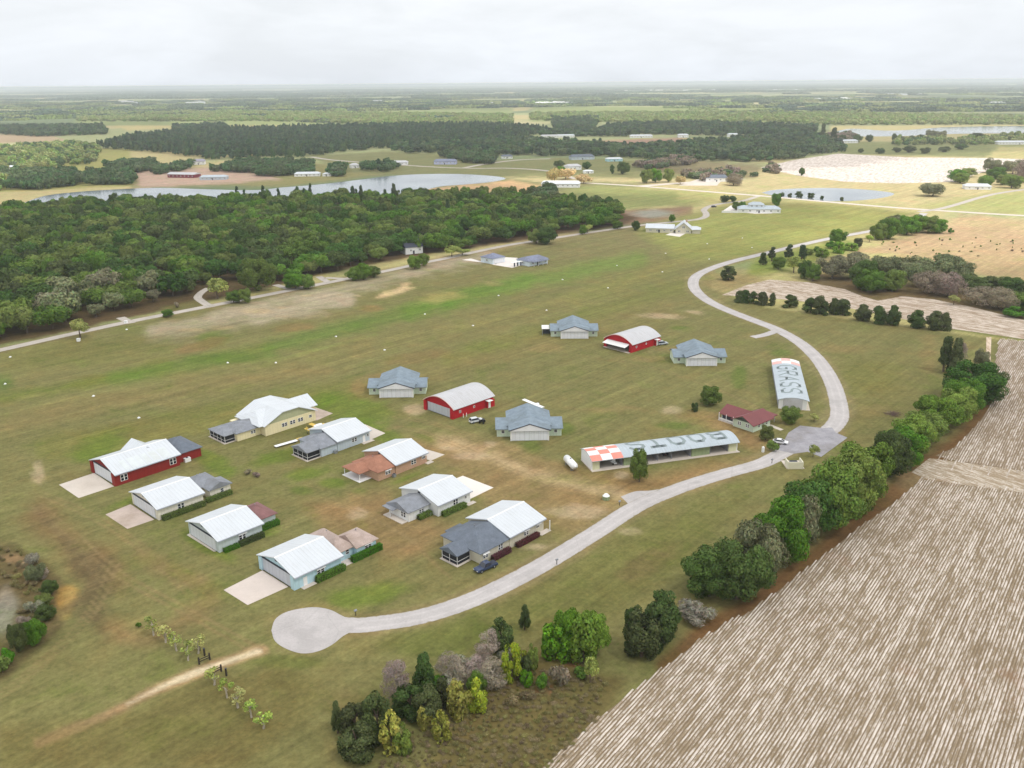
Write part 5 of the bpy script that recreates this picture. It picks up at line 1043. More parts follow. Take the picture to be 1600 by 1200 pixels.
# far woods: masses nobody could count, drawn as instances of a few crowns
def scatter(name, P, kinds, w, h, label, seed=1, var=.34, src=None, kind='stuff'):
    rng = np.random.default_rng(seed); n = len(P); me = bpy.data.meshes.new(name); me.vertices.add(n); me.vertices.foreach_set('co', np.column_stack([P, np.zeros(n)]).astype(np.float32).ravel())
    ck = rng.integers(0, len(kinds), n) if not callable(kinds[0]) else None
    for nm, typ, val in (('pick', 'INT', ck.astype(np.int32)), ('turn', 'FLOAT', rng.uniform(0, 6.28, n).astype(np.float32)), ('sw', 'FLOAT', (rng.uniform(1 - var, 1 + var, n)).astype(np.float32)), ('sh', 'FLOAT', (rng.uniform(1 - var, 1 + var * .7, n)).astype(np.float32))):
        a = me.attributes.new(nm, typ, 'POINT'); a.data.foreach_set('value', val)
    me.update(); o = bpy.data.objects.new(name, me); COL.objects.link(o); tag(o, label, 'wood', None, kind)
    ng = bpy.data.node_groups.new(name + '_nodes', 'GeometryNodeTree'); ng.interface.new_socket('Geometry', in_out='INPUT', socket_type='NodeSocketGeometry'); ng.interface.new_socket('Geometry', in_out='OUTPUT', socket_type='NodeSocketGeometry')
    N, Lk = ng.nodes, ng.links; gi, go = N.new('NodeGroupInput'), N.new('NodeGroupOutput'); jn = N.new('GeometryNodeJoinGeometry')
    def attr(nm, typ): q = N.new('GeometryNodeInputNamedAttribute'); q.data_type = typ; q.inputs['Name'].default_value = nm; return q.outputs['Attribute']
    for i, (cm, w0, h0) in enumerate(kinds):
        src_o = SRC[cm.name]
        cp = N.new('FunctionNodeCompare'); cp.data_type = 'INT'; cp.operation = 'EQUAL'; Lk.new(attr('pick', 'INT'), cp.inputs[2]); cp.inputs[3].default_value = i
        oi = N.new('GeometryNodeObjectInfo'); oi.inputs['Object'].default_value = src_o; oi.transform_space = 'ORIGINAL'; oi.inputs['As Instance'].default_value = True
        ip = N.new('GeometryNodeInstanceOnPoints'); Lk.new(gi.outputs[0], ip.inputs['Points']); Lk.new(cp.outputs[0], ip.inputs['Selection']); Lk.new(oi.outputs['Geometry'], ip.inputs['Instance'])
        cr = N.new('ShaderNodeCombineXYZ'); Lk.new(attr('turn', 'FLOAT'), cr.inputs[2]); e2 = N.new('FunctionNodeEulerToRotation'); Lk.new(cr.outputs[0], e2.inputs[0]); Lk.new(e2.outputs[0], ip.inputs['Rotation'])
        cs = N.new('ShaderNodeCombineXYZ')
        for ax, (nm, f) in enumerate((('sw', w / w0), ('sw', w / w0), ('sh', h / h0))):
            mm = N.new('ShaderNodeMath'); mm.operation = 'MULTIPLY'; Lk.new(attr(nm, 'FLOAT'), mm.inputs[0]); mm.inputs[1].default_value = f; Lk.new(mm.outputs[0], cs.inputs[ax])
        Lk.new(cs.outputs[0], ip.inputs['Scale']); Lk.new(ip.outputs[0], jn.inputs[0])
    Lk.new(jn.outputs[0], go.inputs[0]); md = o.modifiers.new('scatter', 'NODES'); md.node_group = ng
    return o
# every source crown is itself a tree standing in the scene's woods
SRC = {}
for o in list(COL.objects):
    if o.type == 'MESH' and o.name.split('.')[0] == 'crown' and o.data.name not in SRC: SRC[o.data.name] = o
def far_proto(kind, key, shape, w, h, n, K, size, at, label, variants=2, cl=.4):
    out = []
    for v in range(variants):
        cm = crown_mesh(kind + '_crown', 900 + v + sum(map(ord, kind)), n, w / 2, h * .5, h * .5, K, size, LM[key], shape, cl, .12)
        x, y = G(at[0] + v * 9, at[1]); r = thing('tree', label + (', left one of a pair', ', right one of a pair')[v], 'tree', (x, y, 0), 0, 'single trees beyond the lake'); c = bpy.data.objects.new('crown', cm); COL.objects.link(c); c.parent = r
        t = bpy.data.objects.new('trunk', PROTO['wood_oak'][0][0][1]); COL.objects.link(t); t.parent = r; SRC[cm.name] = c; out.append((cm, w, h))
    return out
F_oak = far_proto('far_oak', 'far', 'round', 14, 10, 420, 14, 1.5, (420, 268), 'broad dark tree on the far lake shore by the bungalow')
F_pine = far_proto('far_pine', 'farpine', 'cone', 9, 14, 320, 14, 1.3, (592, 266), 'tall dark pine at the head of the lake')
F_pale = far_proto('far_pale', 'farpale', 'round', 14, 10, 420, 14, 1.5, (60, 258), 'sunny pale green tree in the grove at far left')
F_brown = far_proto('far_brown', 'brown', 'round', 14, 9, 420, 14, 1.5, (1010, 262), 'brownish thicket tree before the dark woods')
near_k = [(PROTO['wood_oak'][0][v][0], 13, 11) for v in range(4)] + [(PROTO['wood_dark'][0][v][0], 13, 11.5) for v in range(2)] * 2 
near_k = [k for k in near_k if k[0].name in SRC]
scatter('oak_wood', WP[NW:], near_k, 13.4, 11.0, 'dense green oak wood behind the nearest roadside oaks', 3, .42)
def fill_px(polys, sp, seed):
    return np.vstack([jitter_fill(np.array([G(*p) for p in q]), sp, seed + i) for i, q in enumerate(polys)])
pine_w = [[(150, 232), (220, 216), (330, 206), (480, 203), (640, 199), (760, 198), (860, 206), (800, 220), (700, 226), (600, 232), (540, 238), (480, 246), (330, 250), (250, 240)]]
scatter('pine_wood', fill_px(pine_w, 11, 21), F_pine + F_oak[:1], 9.5, 14, 'dark pine wood stretching behind the lake', 5)
dark_w = [[(600, 232), (700, 226), (800, 220), (900, 226), (1010, 232), (1100, 224), (1270, 212), (1310, 225), (1320, 238), (1200, 254), (1080, 252), (990, 248), (900, 244), (780, 244), (690, 240), (640, 240)],
          [(862, 186), (935, 186), (930, 202), (866, 202)], [(945, 198), (1080, 193), (1275, 200), (1272, 214), (1100, 212), (1000, 210), (950, 206)], [(0, 200), (160, 198), (170, 210), (60, 214), (0, 210)], [(270, 200), (350, 196), (360, 208), (290, 212)],
          [(840, 208), (950, 204), (1000, 214), (850, 214)]]
scatter('dark_wood', fill_px(dark_w, 13, 31), F_oak + F_pine[:1], 14, 11, 'dark mixed woods in bands across the far plain', 6)
lake_w = [[(16, 296), (30, 276), (110, 270), (135, 286), (120, 290), (60, 298)], [(135, 290), (140, 274), (205, 270), (212, 290)], [(165, 262), (235, 254), (250, 266), (200, 272)], [(235, 270), (300, 258), (296, 266), (245, 274)], [(330, 268), (380, 256), (460, 256), (440, 268), (400, 272)],
          [(400, 276), (430, 258), (488, 258), (486, 272), (440, 276)], [(512, 276), (520, 264), (540, 264), (538, 276)], [(560, 266), (582, 258), (585, 268)], [(585, 264), (606, 258), (620, 264), (600, 270)], [(715, 254), (740, 246), (776, 250), (770, 258)], [(690, 246), (730, 242), (770, 246), (720, 252)], [(826, 310), (862, 300), (870, 306), (850, 318)]]
scatter('lakeside_groves', fill_px(lake_w, 9.5, 41), F_oak, 13, 10, 'dark groves of oaks round the lake', 7)
brown_w = [[(990, 260), (1060, 250), (1090, 246), (1085, 258), (1010, 266)], [(1060, 276), (1140, 270), (1180, 276), (1100, 284)], [(1190, 268), (1212, 260), (1214, 272)], [(1280, 214), (1330, 210), (1340, 216), (1300, 228)]]
scatter('brown_thicket', fill_px(brown_w, 11, 51), F_brown + F_oak[:1], 12, 8, 'brownish thickets along the marsh and field edges', 8)
pale_w = [[(-60, 236), (120, 224), (160, 236), (130, 252), (60, 262), (-60, 276)], [(30, 262), (80, 254), (70, 268), (20, 276)], [(-60, 276), (14, 268), (12, 296), (-60, 306)], [(60, 252), (150, 244), (150, 256), (70, 262)], [(1470, 222), (1640, 208), (1680, 220), (1500, 228)], [(1390, 220), (1480, 216), (1470, 226), (1400, 228)]]
scatter('sunny_grove', fill_px(pale_w, 15, 61), F_pale + F_oak[:1], 12, 8.5, 'sunlit pale green groves among far fields', 9)
plant_w = [[(830, 178), (1200, 176), (1700, 186), (1700, 195), (1290, 196), (1200, 191), (950, 192), (830, 188)], [(120, 178), (400, 176), (800, 180), (800, 194), (650, 196), (420, 190), (120, 190)]]
scatter('young_plantation', fill_px(plant_w, 24, 71), F_pale, 17, 10, 'pale green young pine plantation in a broad far band', 10)
row([('oak', 1492, 287, 28, 266), ('bright_oak', 1500, 290, 30, 272), ('bright_oak', 1512, 280, 30, 265), ('bright_oak', 1540, 294, 26, 276), ('oak', 1556, 284, 34, 264), ('bright_oak', 1566, 292, 26, 274), ('bright_oak', 1580, 298, 34, 276), ('moss_oak', 1548, 274, 34, 250), ('moss_oak', 1582, 276, 36, 252), ('brown_tree', 1600, 290, 40, 254)], W1, 'round the white bungalow at right', 'trees round the white bungalow')
single('moss_oak', 1457, 311, 44, 288, 'big spreading oak standing alone on the tan meadow right of the pond')
row([('bright_oak', 1010, 289, 22, 266), ('bright_oak', 1024, 288, 26, 264), ('bright_oak', 1044, 287, 20, 264), ('blossom_tree', 1063, 290, 18, 276), ('oak', 1080, 280, 14, 270), ('oak', 1110, 280, 12, 270), ('bright_oak', 1133, 280, 14, 270), ('brown_tree', 1146, 294, 36, 274)], W1, 'beside the bright crossroads', 'trees beside the bright crossroads')
row([('blossom_tree', 866, 288, 26, 266), ('blossom_tree', 884, 284, 32, 265), ('blossom_tree', 912, 290, 28, 274), ('dark_oak', 858, 306, 28, 286), ('dark_oak', 832, 310, 24, 292), ('bright_oak', 876, 272, 16, 261), ('dark_oak', 973, 275, 24, 254), ('dark_oak', 956, 273, 9, 258), ('dark_oak', 917, 266, 16, 254), ('dark_oak', 874, 264, 20, 252)], W1, 'round the long white barn', 'trees round the long white barn')
row([('dark_oak', 1132, 318, 16, 306), ('dark_oak', 1144, 317, 14, 307), ('oak', 1150, 330, 15, 316), ('oak', 1160, 330, 14, 316), ('oak', 1212, 325, 17, 302), ('oak', 1050, 348, 12, 336), ('dark_oak', 993, 362, 14, 345), ('cedar', 1248, 310, 12, 300), ('cedar', 1267, 311, 12, 302), ('cedar', 1234, 309, 7, 302), ('cedar', 1284, 312, 6, 306), ('cedar', 1315, 315, 6, 308), ('cedar', 1222, 308, 7, 301)], W1, 'near the villa and pond', 'trees round the villa and pond')
row([('dark_oak', 1252, 276, 11, 263), ('dark_cedar', 1285, 220, 12, 196), ('dark_cedar', 1302, 224, 14, 202), ('dark_oak', 1316, 224, 12, 212), ('dark_oak', 1340, 224, 14, 212), ('dark_oak', 1358, 223, 12, 212), ('dark_oak', 1396, 224, 10, 210), ('moss_oak', 1455, 217, 20, 205), ('moss_oak', 1470, 217, 18, 206), ('dark_oak', 1525, 222, 24, 210), ('dark_oak', 1400, 240, 16, 232), ('dark_oak', 1420, 241, 22, 230), ('dark_oak', 1445, 242, 18, 232), ('dark_oak', 1475, 240, 20, 231), ('dark_oak', 1502, 236, 22, 227), ('dark_oak', 1375, 242, 16, 233), ('dark_oak', 1345, 240, 10, 233)], W1, 'round the far pale field', 'trees dotted round the marsh')

# ---- the plain to the horizon: patches of wood, each instance a stand of many crowns
def stand(name, key, n, w, h, at):
    rng = np.random.default_rng(len(name) + n); V = []; T = []
    for k in range(n):
        cx, cy = rng.uniform(-w / 2, w / 2, 2); r = rng.uniform(5, 9); m_ = 16
        d = rng.normal(size=(m_, 3)); d[:, 2] = np.abs(d[:, 2]) * .9 + .05; d /= np.linalg.norm(d, axis=1, keepdims=True)
        P = d * (r, r, h * rng.uniform(.75, 1.1)) + (cx, cy, 0); V.append(leaf_quads(P, d + rng.normal(size=d.shape) * .3, 4.2, rng)); T.append(np.repeat(rng.uniform(.7, 1.3, (1, 1)), m_, 0) * rng.uniform(.85, 1.15, (m_, 1)) * np.ones((1, 3)))
    cm = mesh_quads(name, np.vstack(V), LM[key], np.vstack(T)); x, y = G(*at)
    o = bpy.data.objects.new('far_stand', cm); COL.objects.link(o); o.location = (x, y, 0); tag(o, 'small stand of trees far off on the plain', 'wood', None, 'stuff'); SRC[cm.name] = o
    return (cm, w, h)
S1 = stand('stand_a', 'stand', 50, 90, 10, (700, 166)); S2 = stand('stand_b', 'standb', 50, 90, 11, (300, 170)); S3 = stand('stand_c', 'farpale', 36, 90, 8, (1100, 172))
def plain(y0, y1, sp, seed, thr, fx, fy):
    P = []; rng = np.random.default_rng(seed); X, Y = np.meshgrid(np.arange(-y1 * .66, y1 * .66, sp), np.arange(y0, y1, sp)); P = np.column_stack([X.ravel(), Y.ravel()]) + rng.uniform(-.4, .4, (X.size, 2)) * sp
    P = P[np.abs(P[:, 0]) < P[:, 1] * .66 + 100]; v = fbm(P[:, 0] / fx, P[:, 1] / fy, seed, 4); return P[v > thr], v[v > thr]
a, v = plain(2750, 7000, 78, 81, .52, 900, 260)
px, py = project(a); ok = ~((py > 175) & (py < 198) & (px > 100)) | (v > .6); a, v = a[ok], v[ok]
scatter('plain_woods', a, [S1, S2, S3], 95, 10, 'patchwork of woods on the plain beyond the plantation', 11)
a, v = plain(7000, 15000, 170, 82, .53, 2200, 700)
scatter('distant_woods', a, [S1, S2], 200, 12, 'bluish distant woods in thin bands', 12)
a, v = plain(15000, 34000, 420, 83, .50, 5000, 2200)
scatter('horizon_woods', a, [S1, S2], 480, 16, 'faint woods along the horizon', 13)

# ------------------------------------------------------------------ hedges, shrubs by walls
def hedge(p0, p1, w, h, key, label, name='hedge', cat='hedge'):
    a, b = np.array(p0), np.array(p1); d = b - a; L_ = np.linalg.norm(d); rng = np.random.default_rng(abs(int(p0[0] * 7)))
    n = int(L_ * w * 260); t = rng.uniform(0, L_, n); u = rng.uniform(-1, 1, n); q = rng.uniform(0, 1, n); face = rng.integers(0, 3, n)
    x = np.where(face == 0, u * w / 2, np.where(face == 1, w / 2, -w / 2)); z = np.where(face == 0, h, q * h); x = x + rng.normal(size=n) * .06; z = z + rng.normal(size=n) * .07
    endf = rng.random(n) < .06; t = np.where(endf, np.where(u > 0, L_, 0), t); x = np.where(endf, rng.uniform(-.5, .5, n) * w, x); z = np.where(endf, q * h, z)
    P = np.column_stack([t, x, np.maximum(z, .05)]); Nn = np.column_stack([rng.normal(size=n) * .4, np.where(face == 0, 0, np.sign(x)), np.where(face == 0, 1., .2)]) + rng.normal(size=(n, 3)) * .4
    lump = .85 + .3 * fbm(t * 1.3, x + z, abs(int(p0[1])), 2); me = mesh_quads(name, leaf_quads(P, Nn, .13, rng), LM[key], (lump * rng.uniform(.7, 1.3, n))[:, None] * np.ones((1, 3)))
    r = thing(name, label, cat, (*a, 0), math.atan2(d[1], d[0])); o = bpy.data.objects.new('foliage', me); COL.objects.link(o); o.parent = r
    core = MB().box(.1, L_ - .1, -w / 2 + .12, w / 2 - .12, 0, h - .12).build('branches', mat('hedge_core', (52, 50, 34), .95, .2, 2.0), r)
def hl(k, a, b, *r):
    (ox, oy), an = HR[k]; c, s = math.cos(an), math.sin(an); W_ = lambda p: (ox + p[0] * c - p[1] * s, oy + p[0] * s + p[1] * c)
    hedge(W_(a), W_(b), *r)
hl(1, (.6, -.9), (12.2, -.9), 1.2, 1.3, 'hedge', 'long dark green hedge along the white hangar house'); hl(1, (13.2, .1), (20.6, .1), 1.2, 1.2, 'hedge', 'short hedge beside the grey annex of the white hangar house')
hl(2, (.8, -.8), (4.6, -.8), 1.1, 1.0, 'hedge', 'low hedge at the near corner of the grey green hangar house'); hl(2, (4.9, -.8), (11.4, -.8), 1.2, 1.3, 'dark', 'dark hedge in the middle of the grey green house wall'); hl(2, (12.6, 2.2), (17.6, 2.2), 1.3, 1.3, 'hedge', 'short dark hedge by the brown annex')
hl(3, (4.8, -.9), (12.4, -.9), 1.2, 1.5, 'hedge', 'bright hedge along the pale blue hangar wall'); hl(3, (15.4, .3), (24.0, .3), 1.2, 1.5, 'hedge', 'bright hedge along the tan roofed annex')
hl(7, (.8, -.9), (8.6, -.9), 1.3, 1.3, 'hedge', 'rounded hedge along the white house hangar wall'); hl(7, (-4.6, 2.3), (-.4, 2.3), 1.2, 1.2, 'hedge', 'short rounded hedge by the white house annex')
hl(8, (-6.6, -.9), (-.8, -.9), 1.1, 1.2, 'red', 'dark red hedge by the beige house front annex'); hl(8, (1.6, -.9), (9.2, -.9), 1.1, 1.1, 'red', 'dark red hedge along the beige house hangar wall')
# scrub: tufts nobody could count
gk = []
for v in range(2):
    cm = PROTO['scrub_tuft'][0][v][0]; x, y = G(800 + 24 * v, 1100 - 9 * v); o = bpy.data.objects.new('weed_clump', cm); COL.objects.link(o); o.location = (x, y, 0)
    tag(o, 'weed clump in the low scrub, %s' % ('nearer the bottom edge' if v == 0 else 'nearer the bright trees'), 'weeds', None, 'stuff'); SRC[cm.name] = o; gk.append((cm, 3, 1.6))
scatter('scrub', fill_px([[(560, 1230), (640, 1150), (700, 1100), (770, 1060), (850, 1046), (950, 1062), (930, 1128), (840, 1230)]], 1.15, 91), gk, 1.1, .42, 'low brown scrub and weeds below the bright clump', 14, .5)
scatter('thicket_scrub', fill_px([[(0, 858), (30, 860), (56, 885), (60, 930), (30, 930), (16, 905), (-6, 900)], [(36, 940), (60, 935), (56, 980), (26, 1008), (24, 985)]], 2.4, 92), gk, 1.8, .8, 'low scrub round the dry pond at the left edge', 15, .5)

# ------------------------------------------------------------------ vehicles and small things
def wheels(t, xs, yw, r, w=.24):
    for x in xs:
        for s in (-1, 1):
            o = MB().tube((x, s * (yw - w / 2), r), (x, s * (yw + w / 2), r), r, r, 14).build('wheel', M_rubber, t)
            MB().tube((x, s * (yw + w / 2 - .01), r), (x, s * (yw + w / 2 + .02), r), r * .6, r * .55, 12).build('rim', M_metal, o)
def car(px, heading, label, col, kind='car', name='parked_car', cat='car', group=None):
    x, y = G(*px); t = thing(name, label, cat, (x, y, 0), rad(heading), group)
    paint = mat('car_paint_%d_%d_%d' % col, col, .28, .03, .5, spec=.6, grime=.06)
    if kind == 'pickup':
        L_, w = 5.8, .98; body = [(-2.9, .55), (-2.85, .98), (-1.0, 1.02), (.95, 1.02), (1.2, 1.06), (2.55, .98), (2.88, .85), (2.9, .45), (2.6, .38), (-2.8, .40)]; cab = [(-1.0, 1.0), (-.85, 1.78), (-.2, 1.86), (.55, 1.80), (1.25, 1.03)]
    elif kind == 'suv':
        L_, w = 4.7, .93; body = [(-2.35, .5), (-2.3, 1.02), (.9, 1.05), (2.1, .95), (2.33, .8), (2.35, .42), (-2.3, .36)]; cab = [(-2.25, 1.0), (-2.0, 1.66), (-1.0, 1.74), (.3, 1.68), (1.05, 1.02)]
    else:
        L_, w = 4.6, .9; body = [(-2.3, .5), (-2.28, .92), (-1.5, .98), (.95, .95), (2.1, .84), (2.3, .66), (2.3, .4), (-2.25, .34)]; cab = [(-1.85, .94), (-1.15, 1.40), (-.3, 1.46), (.35, 1.42), (1.2, .92)]
    def loft(prof, w0, w1, zc):
        zs = [p[1] for p in prof]; z0, z1 = min(zs), max(zs); n = len(prof); k = lambda z: w0 + (w1 - w0) * (z - z0) / (z1 - z0)
        return [(p[0], -k(p[1]), p[1]) for p in prof] + [(p[0], k(p[1]), p[1]) for p in prof], [tuple(range(n - 1, -1, -1)), tuple(range(n, 2 * n))] + [(i, (i + 1) % n, n + (i + 1) % n, n + i) for i in range(n)]
    v, f = loft(body, w, w * .95, 0); b = MB().add(v, f).build('body', paint, t)
    bv = b.modifiers.new('bevel', 'BEVEL'); bv.width = .09; bv.segments = 2
    v, f = loft(cab, w * .92, w * .74, 0); g = MB().add(v, f).build('windows', M_glass, t)
    roof = [(p[0], p[1] + .03) for p in cab[1:4]]; zz = [p for p in roof]
    v, f = loft([(zz[0][0] + .05, zz[0][1] - .06), (zz[0][0] + .1, zz[0][1]), (zz[1][0], zz[1][1]), (zz[2][0] - .1, zz[2][1]), (zz[2][0] - .02, zz[2][1] - .06)], w * .80, w * .74, 0); MB().add(v, f).build('cab_roof', paint, t)
    for p in (cab[0], cab[-1]):
        q = cab[1] if p is cab[0] else cab[3]
        for s in (-1, 1): MB().tube((p[0], s * w * .9, p[1]), (q[0], s * w * .75, q[1]), .05, .05, 5).build('pillar', paint, t)
    if kind == 'pickup': box_part('bed_liner', M_dk, t, -2.75, -1.15, -.78, .78, 1.0, 1.06)
    for s in (-1, 1):
        box_part('headlight', M_lamp, t, L_ / 2 - .06, L_ / 2 + .02, s * w * .68 - .16, s * w * .68 + .16, .66, .80); box_part('taillight', mat('tail_lens', (150, 30, 30), .3), t, -L_ / 2 - .02, -L_ / 2 + .06, s * w * .75 - .1, s * w * .75 + .1, .66, .86)
    wheels(t, (-L_ * .30, L_ * .31), w - .08, .40 if kind == 'pickup' else .34); return t
car((759, 889), 219, 'dark blue pickup parked on the grass beside the beige house', (44, 60, 92), 'pickup', 'pickup_truck', 'pickup')
car((1219, 693), -22, 'white car parked on the lot by the clubhouse bushes', (232, 232, 236), 'car'); car((744, 659.5), 30, 'silver car parked beside the closed red hangar', (206, 210, 214), 'suv'); car((1035, 538.5), 18, 'grey car parked behind the open red hangar', (176, 184, 190), 'suv'); car((1115.5, 324), 20, 'black car driving on the winding lane near the villa', (30, 32, 36), 'suv', 'car')
def tractor(px, heading, label):
    x, y = G(*px); t = thing('tractor', label, 'tractor', (x, y, 0), rad(heading)); box_part('hood', M_dk, t, .2, 1.5, -.32, .32, .55, 1.05); box_part('seat', M_rubber, t, -.6, -.1, -.28, .28, .8, .95)
    box_part('backrest', M_rubber, t, -.68, -.58, -.28, .28, .95, 1.4); MB().tube((.9, .2, 1.05), (.9, .2, 1.7), .05, .05, 6).build('exhaust', M_metal, t)
    for s in (-1, 1): MB().tube((-.5, s * .62 - .16, .62), (-.5, s * .62 + .16, .62), .62, .62, 14).build('wheel', M_rubber, t); MB().tube((1.2, s * .55 - .1, .36), (1.2, s * .55 + .1, .36), .36, .36, 12).build('wheel', M_rubber, t)
tractor((753.5, 661), 75, 'small dark tractor standing beside the silver car')
def aeroplane(px, heading, label, col, high=True, span=10.4, cover=None):
    x, y = G(*px); t = thing('light_aeroplane', label, 'aeroplane', (x, y, 0), rad(heading)); prof = [(3.2, .34), (2.9, .48), (1.6, .56), (.3, .58), (-1.2, .42), (-3.6, .14)]
    mb = MB(); n = 10
    for (a, ra), (b, rb) in zip(prof[:-1], prof[1:]): mb.tube((a, 0, 1.15), (b, 0, 1.15 + (.1 if b < -1 else 0)), ra, rb, n)
    mb.build('fuselage', col, t); zw = 1.85 if high else .95
    MB().profile([(1.5, zw), (1.35, zw + .14), (.6, zw + .12), (.0, zw + .02), (.0, zw)], -span / 2, span / 2, 'y').build('wing', col, t); box_part('cabin', M_glass, t, .3, 1.5, -.42, .42, 1.5, 1.84)
    box_part('tailplane', col, t, -3.7, -2.9, -1.5, 1.5, 1.28, 1.34); MB().profile([(-3.0, 1.3), (-3.5, 2.3), (-3.85, 2.3), (-3.8, 1.25)], -.04, .04, 'x').build('fin', col, t) if False else MB().add([(-3.0, -.04, 1.3), (-3.5, -.04, 2.3), (-3.85, -.04, 2.3), (-3.8, -.04, 1.25), (-3.0, .04, 1.3), (-3.5, .04, 2.3), (-3.85, .04, 2.3), (-3.8, .04, 1.25)], [(0, 1, 2, 3), (7, 6, 5, 4), (0, 4, 5, 1), (1, 5, 6, 2), (2, 6, 7, 3), (3, 7, 4, 0)]).build('fin', col, t)
    MB().tube((3.2, 0, 1.15), (3.4, 0, 1.15), .16, .05, 8).build('spinner', M_dk, t); box_part('propeller', M_dk, t, 3.28, 3.33, -.06, .06, .3, 2.0)
    for s in (-1, 1):
        MB().tube((1.0, s * .9, .28), (1.0, s * 1.02, .28), .28, .28, 12).build('wheel', M_rubber, t); MB().tube((1.0, s * .3, .8), (1.0, s * .95, .3), .05, .05, 6).build('gear_leg', M_metal, t)
        if high: MB().tube((.9, s * .4, .8), (.7, s * 2.6, zw), .04, .04, 6).build('wing_strut', M_metal, t)
    MB().tube((-3.5, -.05, .15), (-3.5, .05, .15), .15, .15, 10).build('wheel', M_rubber, t); MB().tube((-3.5, 0, .2), (-3.4, 0, 1.1), .03, .03, 5).build('gear_leg', M_metal, t)
    if cover: MB().tube((1.9, 0, 1.3), (.4, 0, 1.4), .66, .7, 10).tube((.4, 0, 1.4), (-1.0, 0, 1.35), .7, .5, 10).build('canvas_cover', cover, t)
    return t
a, b = G(815, 624, 2.0), G(846, 637, 2.0); h_ = math.degrees(math.atan2(b[1] - a[1], b[0] - a[0])) + 90; t = aeroplane((831, 640), h_, 'white high winged aeroplane parked behind the largest cross shaped hangar', M_tank)
t.location = ((a[0] + b[0]) / 2, (a[1] + b[1]) / 2, 0)
aeroplane((495, 672.5), 47, 'yellow aeroplane under a white canvas cover between two white roofed houses', M_yelp, False, 9.0, M_tank)
x, y = G(451, 693.5); t = thing('glider_wing', 'long white detached wing lying beside the blue grey house porch', 'wing', (x, y, 0), rad(41)); MB().profile([(-.75, .45), (-.3, .68), (.35, .62), (.75, .5), (.3, .42)], -4.6, 2.8, 'x').build('wing_panel', M_tank, t); MB().tube((2.8, 0, .55), (4.6, 0, .6), .5, .35, 10).build('wing_root', M_yelp, t); box_part('trestle', M_dk, t, -3.2, -3.0, -.5, .5, 0, .42); box_part('trestle', M_dk, t, 1.8, 2.0, -.5, .5, 0, .42)
# propane tank
def tank(px0, px1, r, label, m):
    a, b = np.array(G(*px0)), np.array(G(*px1)); d = b - a; L_ = np.linalg.norm(d); t = thing('gas_tank', label, 'tank', (*a, 0), math.atan2(d[1], d[0])); mb = MB(); z = r + .5; K = 6
    rings = [(r * .9 * (1 - math.cos(k * math.pi / 2 / K)), r * math.sin(k * math.pi / 2 / K) + .01) for k in range(K + 1)]; P = rings + [(L_ - q[0], q[1]) for q in rings[::-1]]
    for (x0, r0), (x1, r1) in zip(P[:-1], P[1:]):
        if x1 > x0 + 1e-6: mb.tube((x0, 0, z), (x1, 0, z), r0, r1, 20)
    mb.build('shell', m, t, True)
    for f in (.22, .78): box_part('saddle', M_metal, t, L_ * f - .2, L_ * f + .2, -r * .75, r * .75, 0, .75)
    MB().tube((L_ * .5, 0, 2 * r + .45), (L_ * .5, 0, 2 * r + .75), .22, .22, 10).build('valve_dome', M_metal, t)
tank((884, 722), (899, 738), 1.05, 'long white propane tank by the checkered end of the BOOTS hangar', M_tank)
x, y = G(947, 780); t = thing('storage_tank', 'small round white and green tank standing by the dirt junction', 'tank', (x, y, 0)); mb = MB(); mb.tube((0, 0, 0), (0, 0, 1.0), 1.0, 1.0, 16); mb.build('tank_base', M_sagedoor, t); MB().tube((0, 0, 1.0), (0, 0, 1.5), .95, .5, 16).build('tank_lid', M_tank, t)
# bin enclosure
x, y = G(1231, 733); t = thing('bin_enclosure', 'open cream walled bin enclosure at the parking lot entrance', 'enclosure', (x, y, 0), rad(-1)); W_ = 4.3
box_part('front_wall', mat('cream_block_wall', (226, 222, 200), .85, .06, .5), t, 0, W_, 0, .25, 0, 2.1); box_part('side_wall', MATS['cream_block_wall'], t, 0, .25, .26, 3.4, 0, 2.05); box_part('side_wall', MATS['cream_block_wall'], t, W_ - .25, W_, .26, 3.4, 0, 2.05); box_part('floor_slab', M_conc, t, -.3, W_ + .5, .3, 6.0, 0, .06)
t = thing('waste_bin', 'dark metal waste bin inside the cream walled enclosure', 'bin', (x + .9, y + .8, .06)); MB().profile([(0, .15), (1.5, .15), (1.7, 1.3), (-.1, 1.5)], 0, 2.2, 'x').build('bin_body', M_metal, t); box_part('bin_lid', M_dk, t, .05, 2.15, -.05, 1.65, 1.51, 1.58)
# brush pile
x, y = G(1395, 648); rb = random.Random(4); mb = MB()
for k in range(60): a = rb.uniform(0, 6.28); q = rb.uniform(0, 2.6); mb.tube((q * math.cos(a) * 1.3, q * math.sin(a), rb.uniform(0, .4)), (q * math.cos(a) * .6 + rb.gauss(0, 1.0), q * math.sin(a) * .6 + rb.gauss(0, .8), rb.uniform(.3, 1.4)), .07, .04, 5)
o = mb.build('brush_pile', mat('dead_branches', (120, 100, 92), .95, .2, 1.0)); o.location = (x, y, 0); tag(o, 'heap of dead branches on the right meadow', 'brush pile')
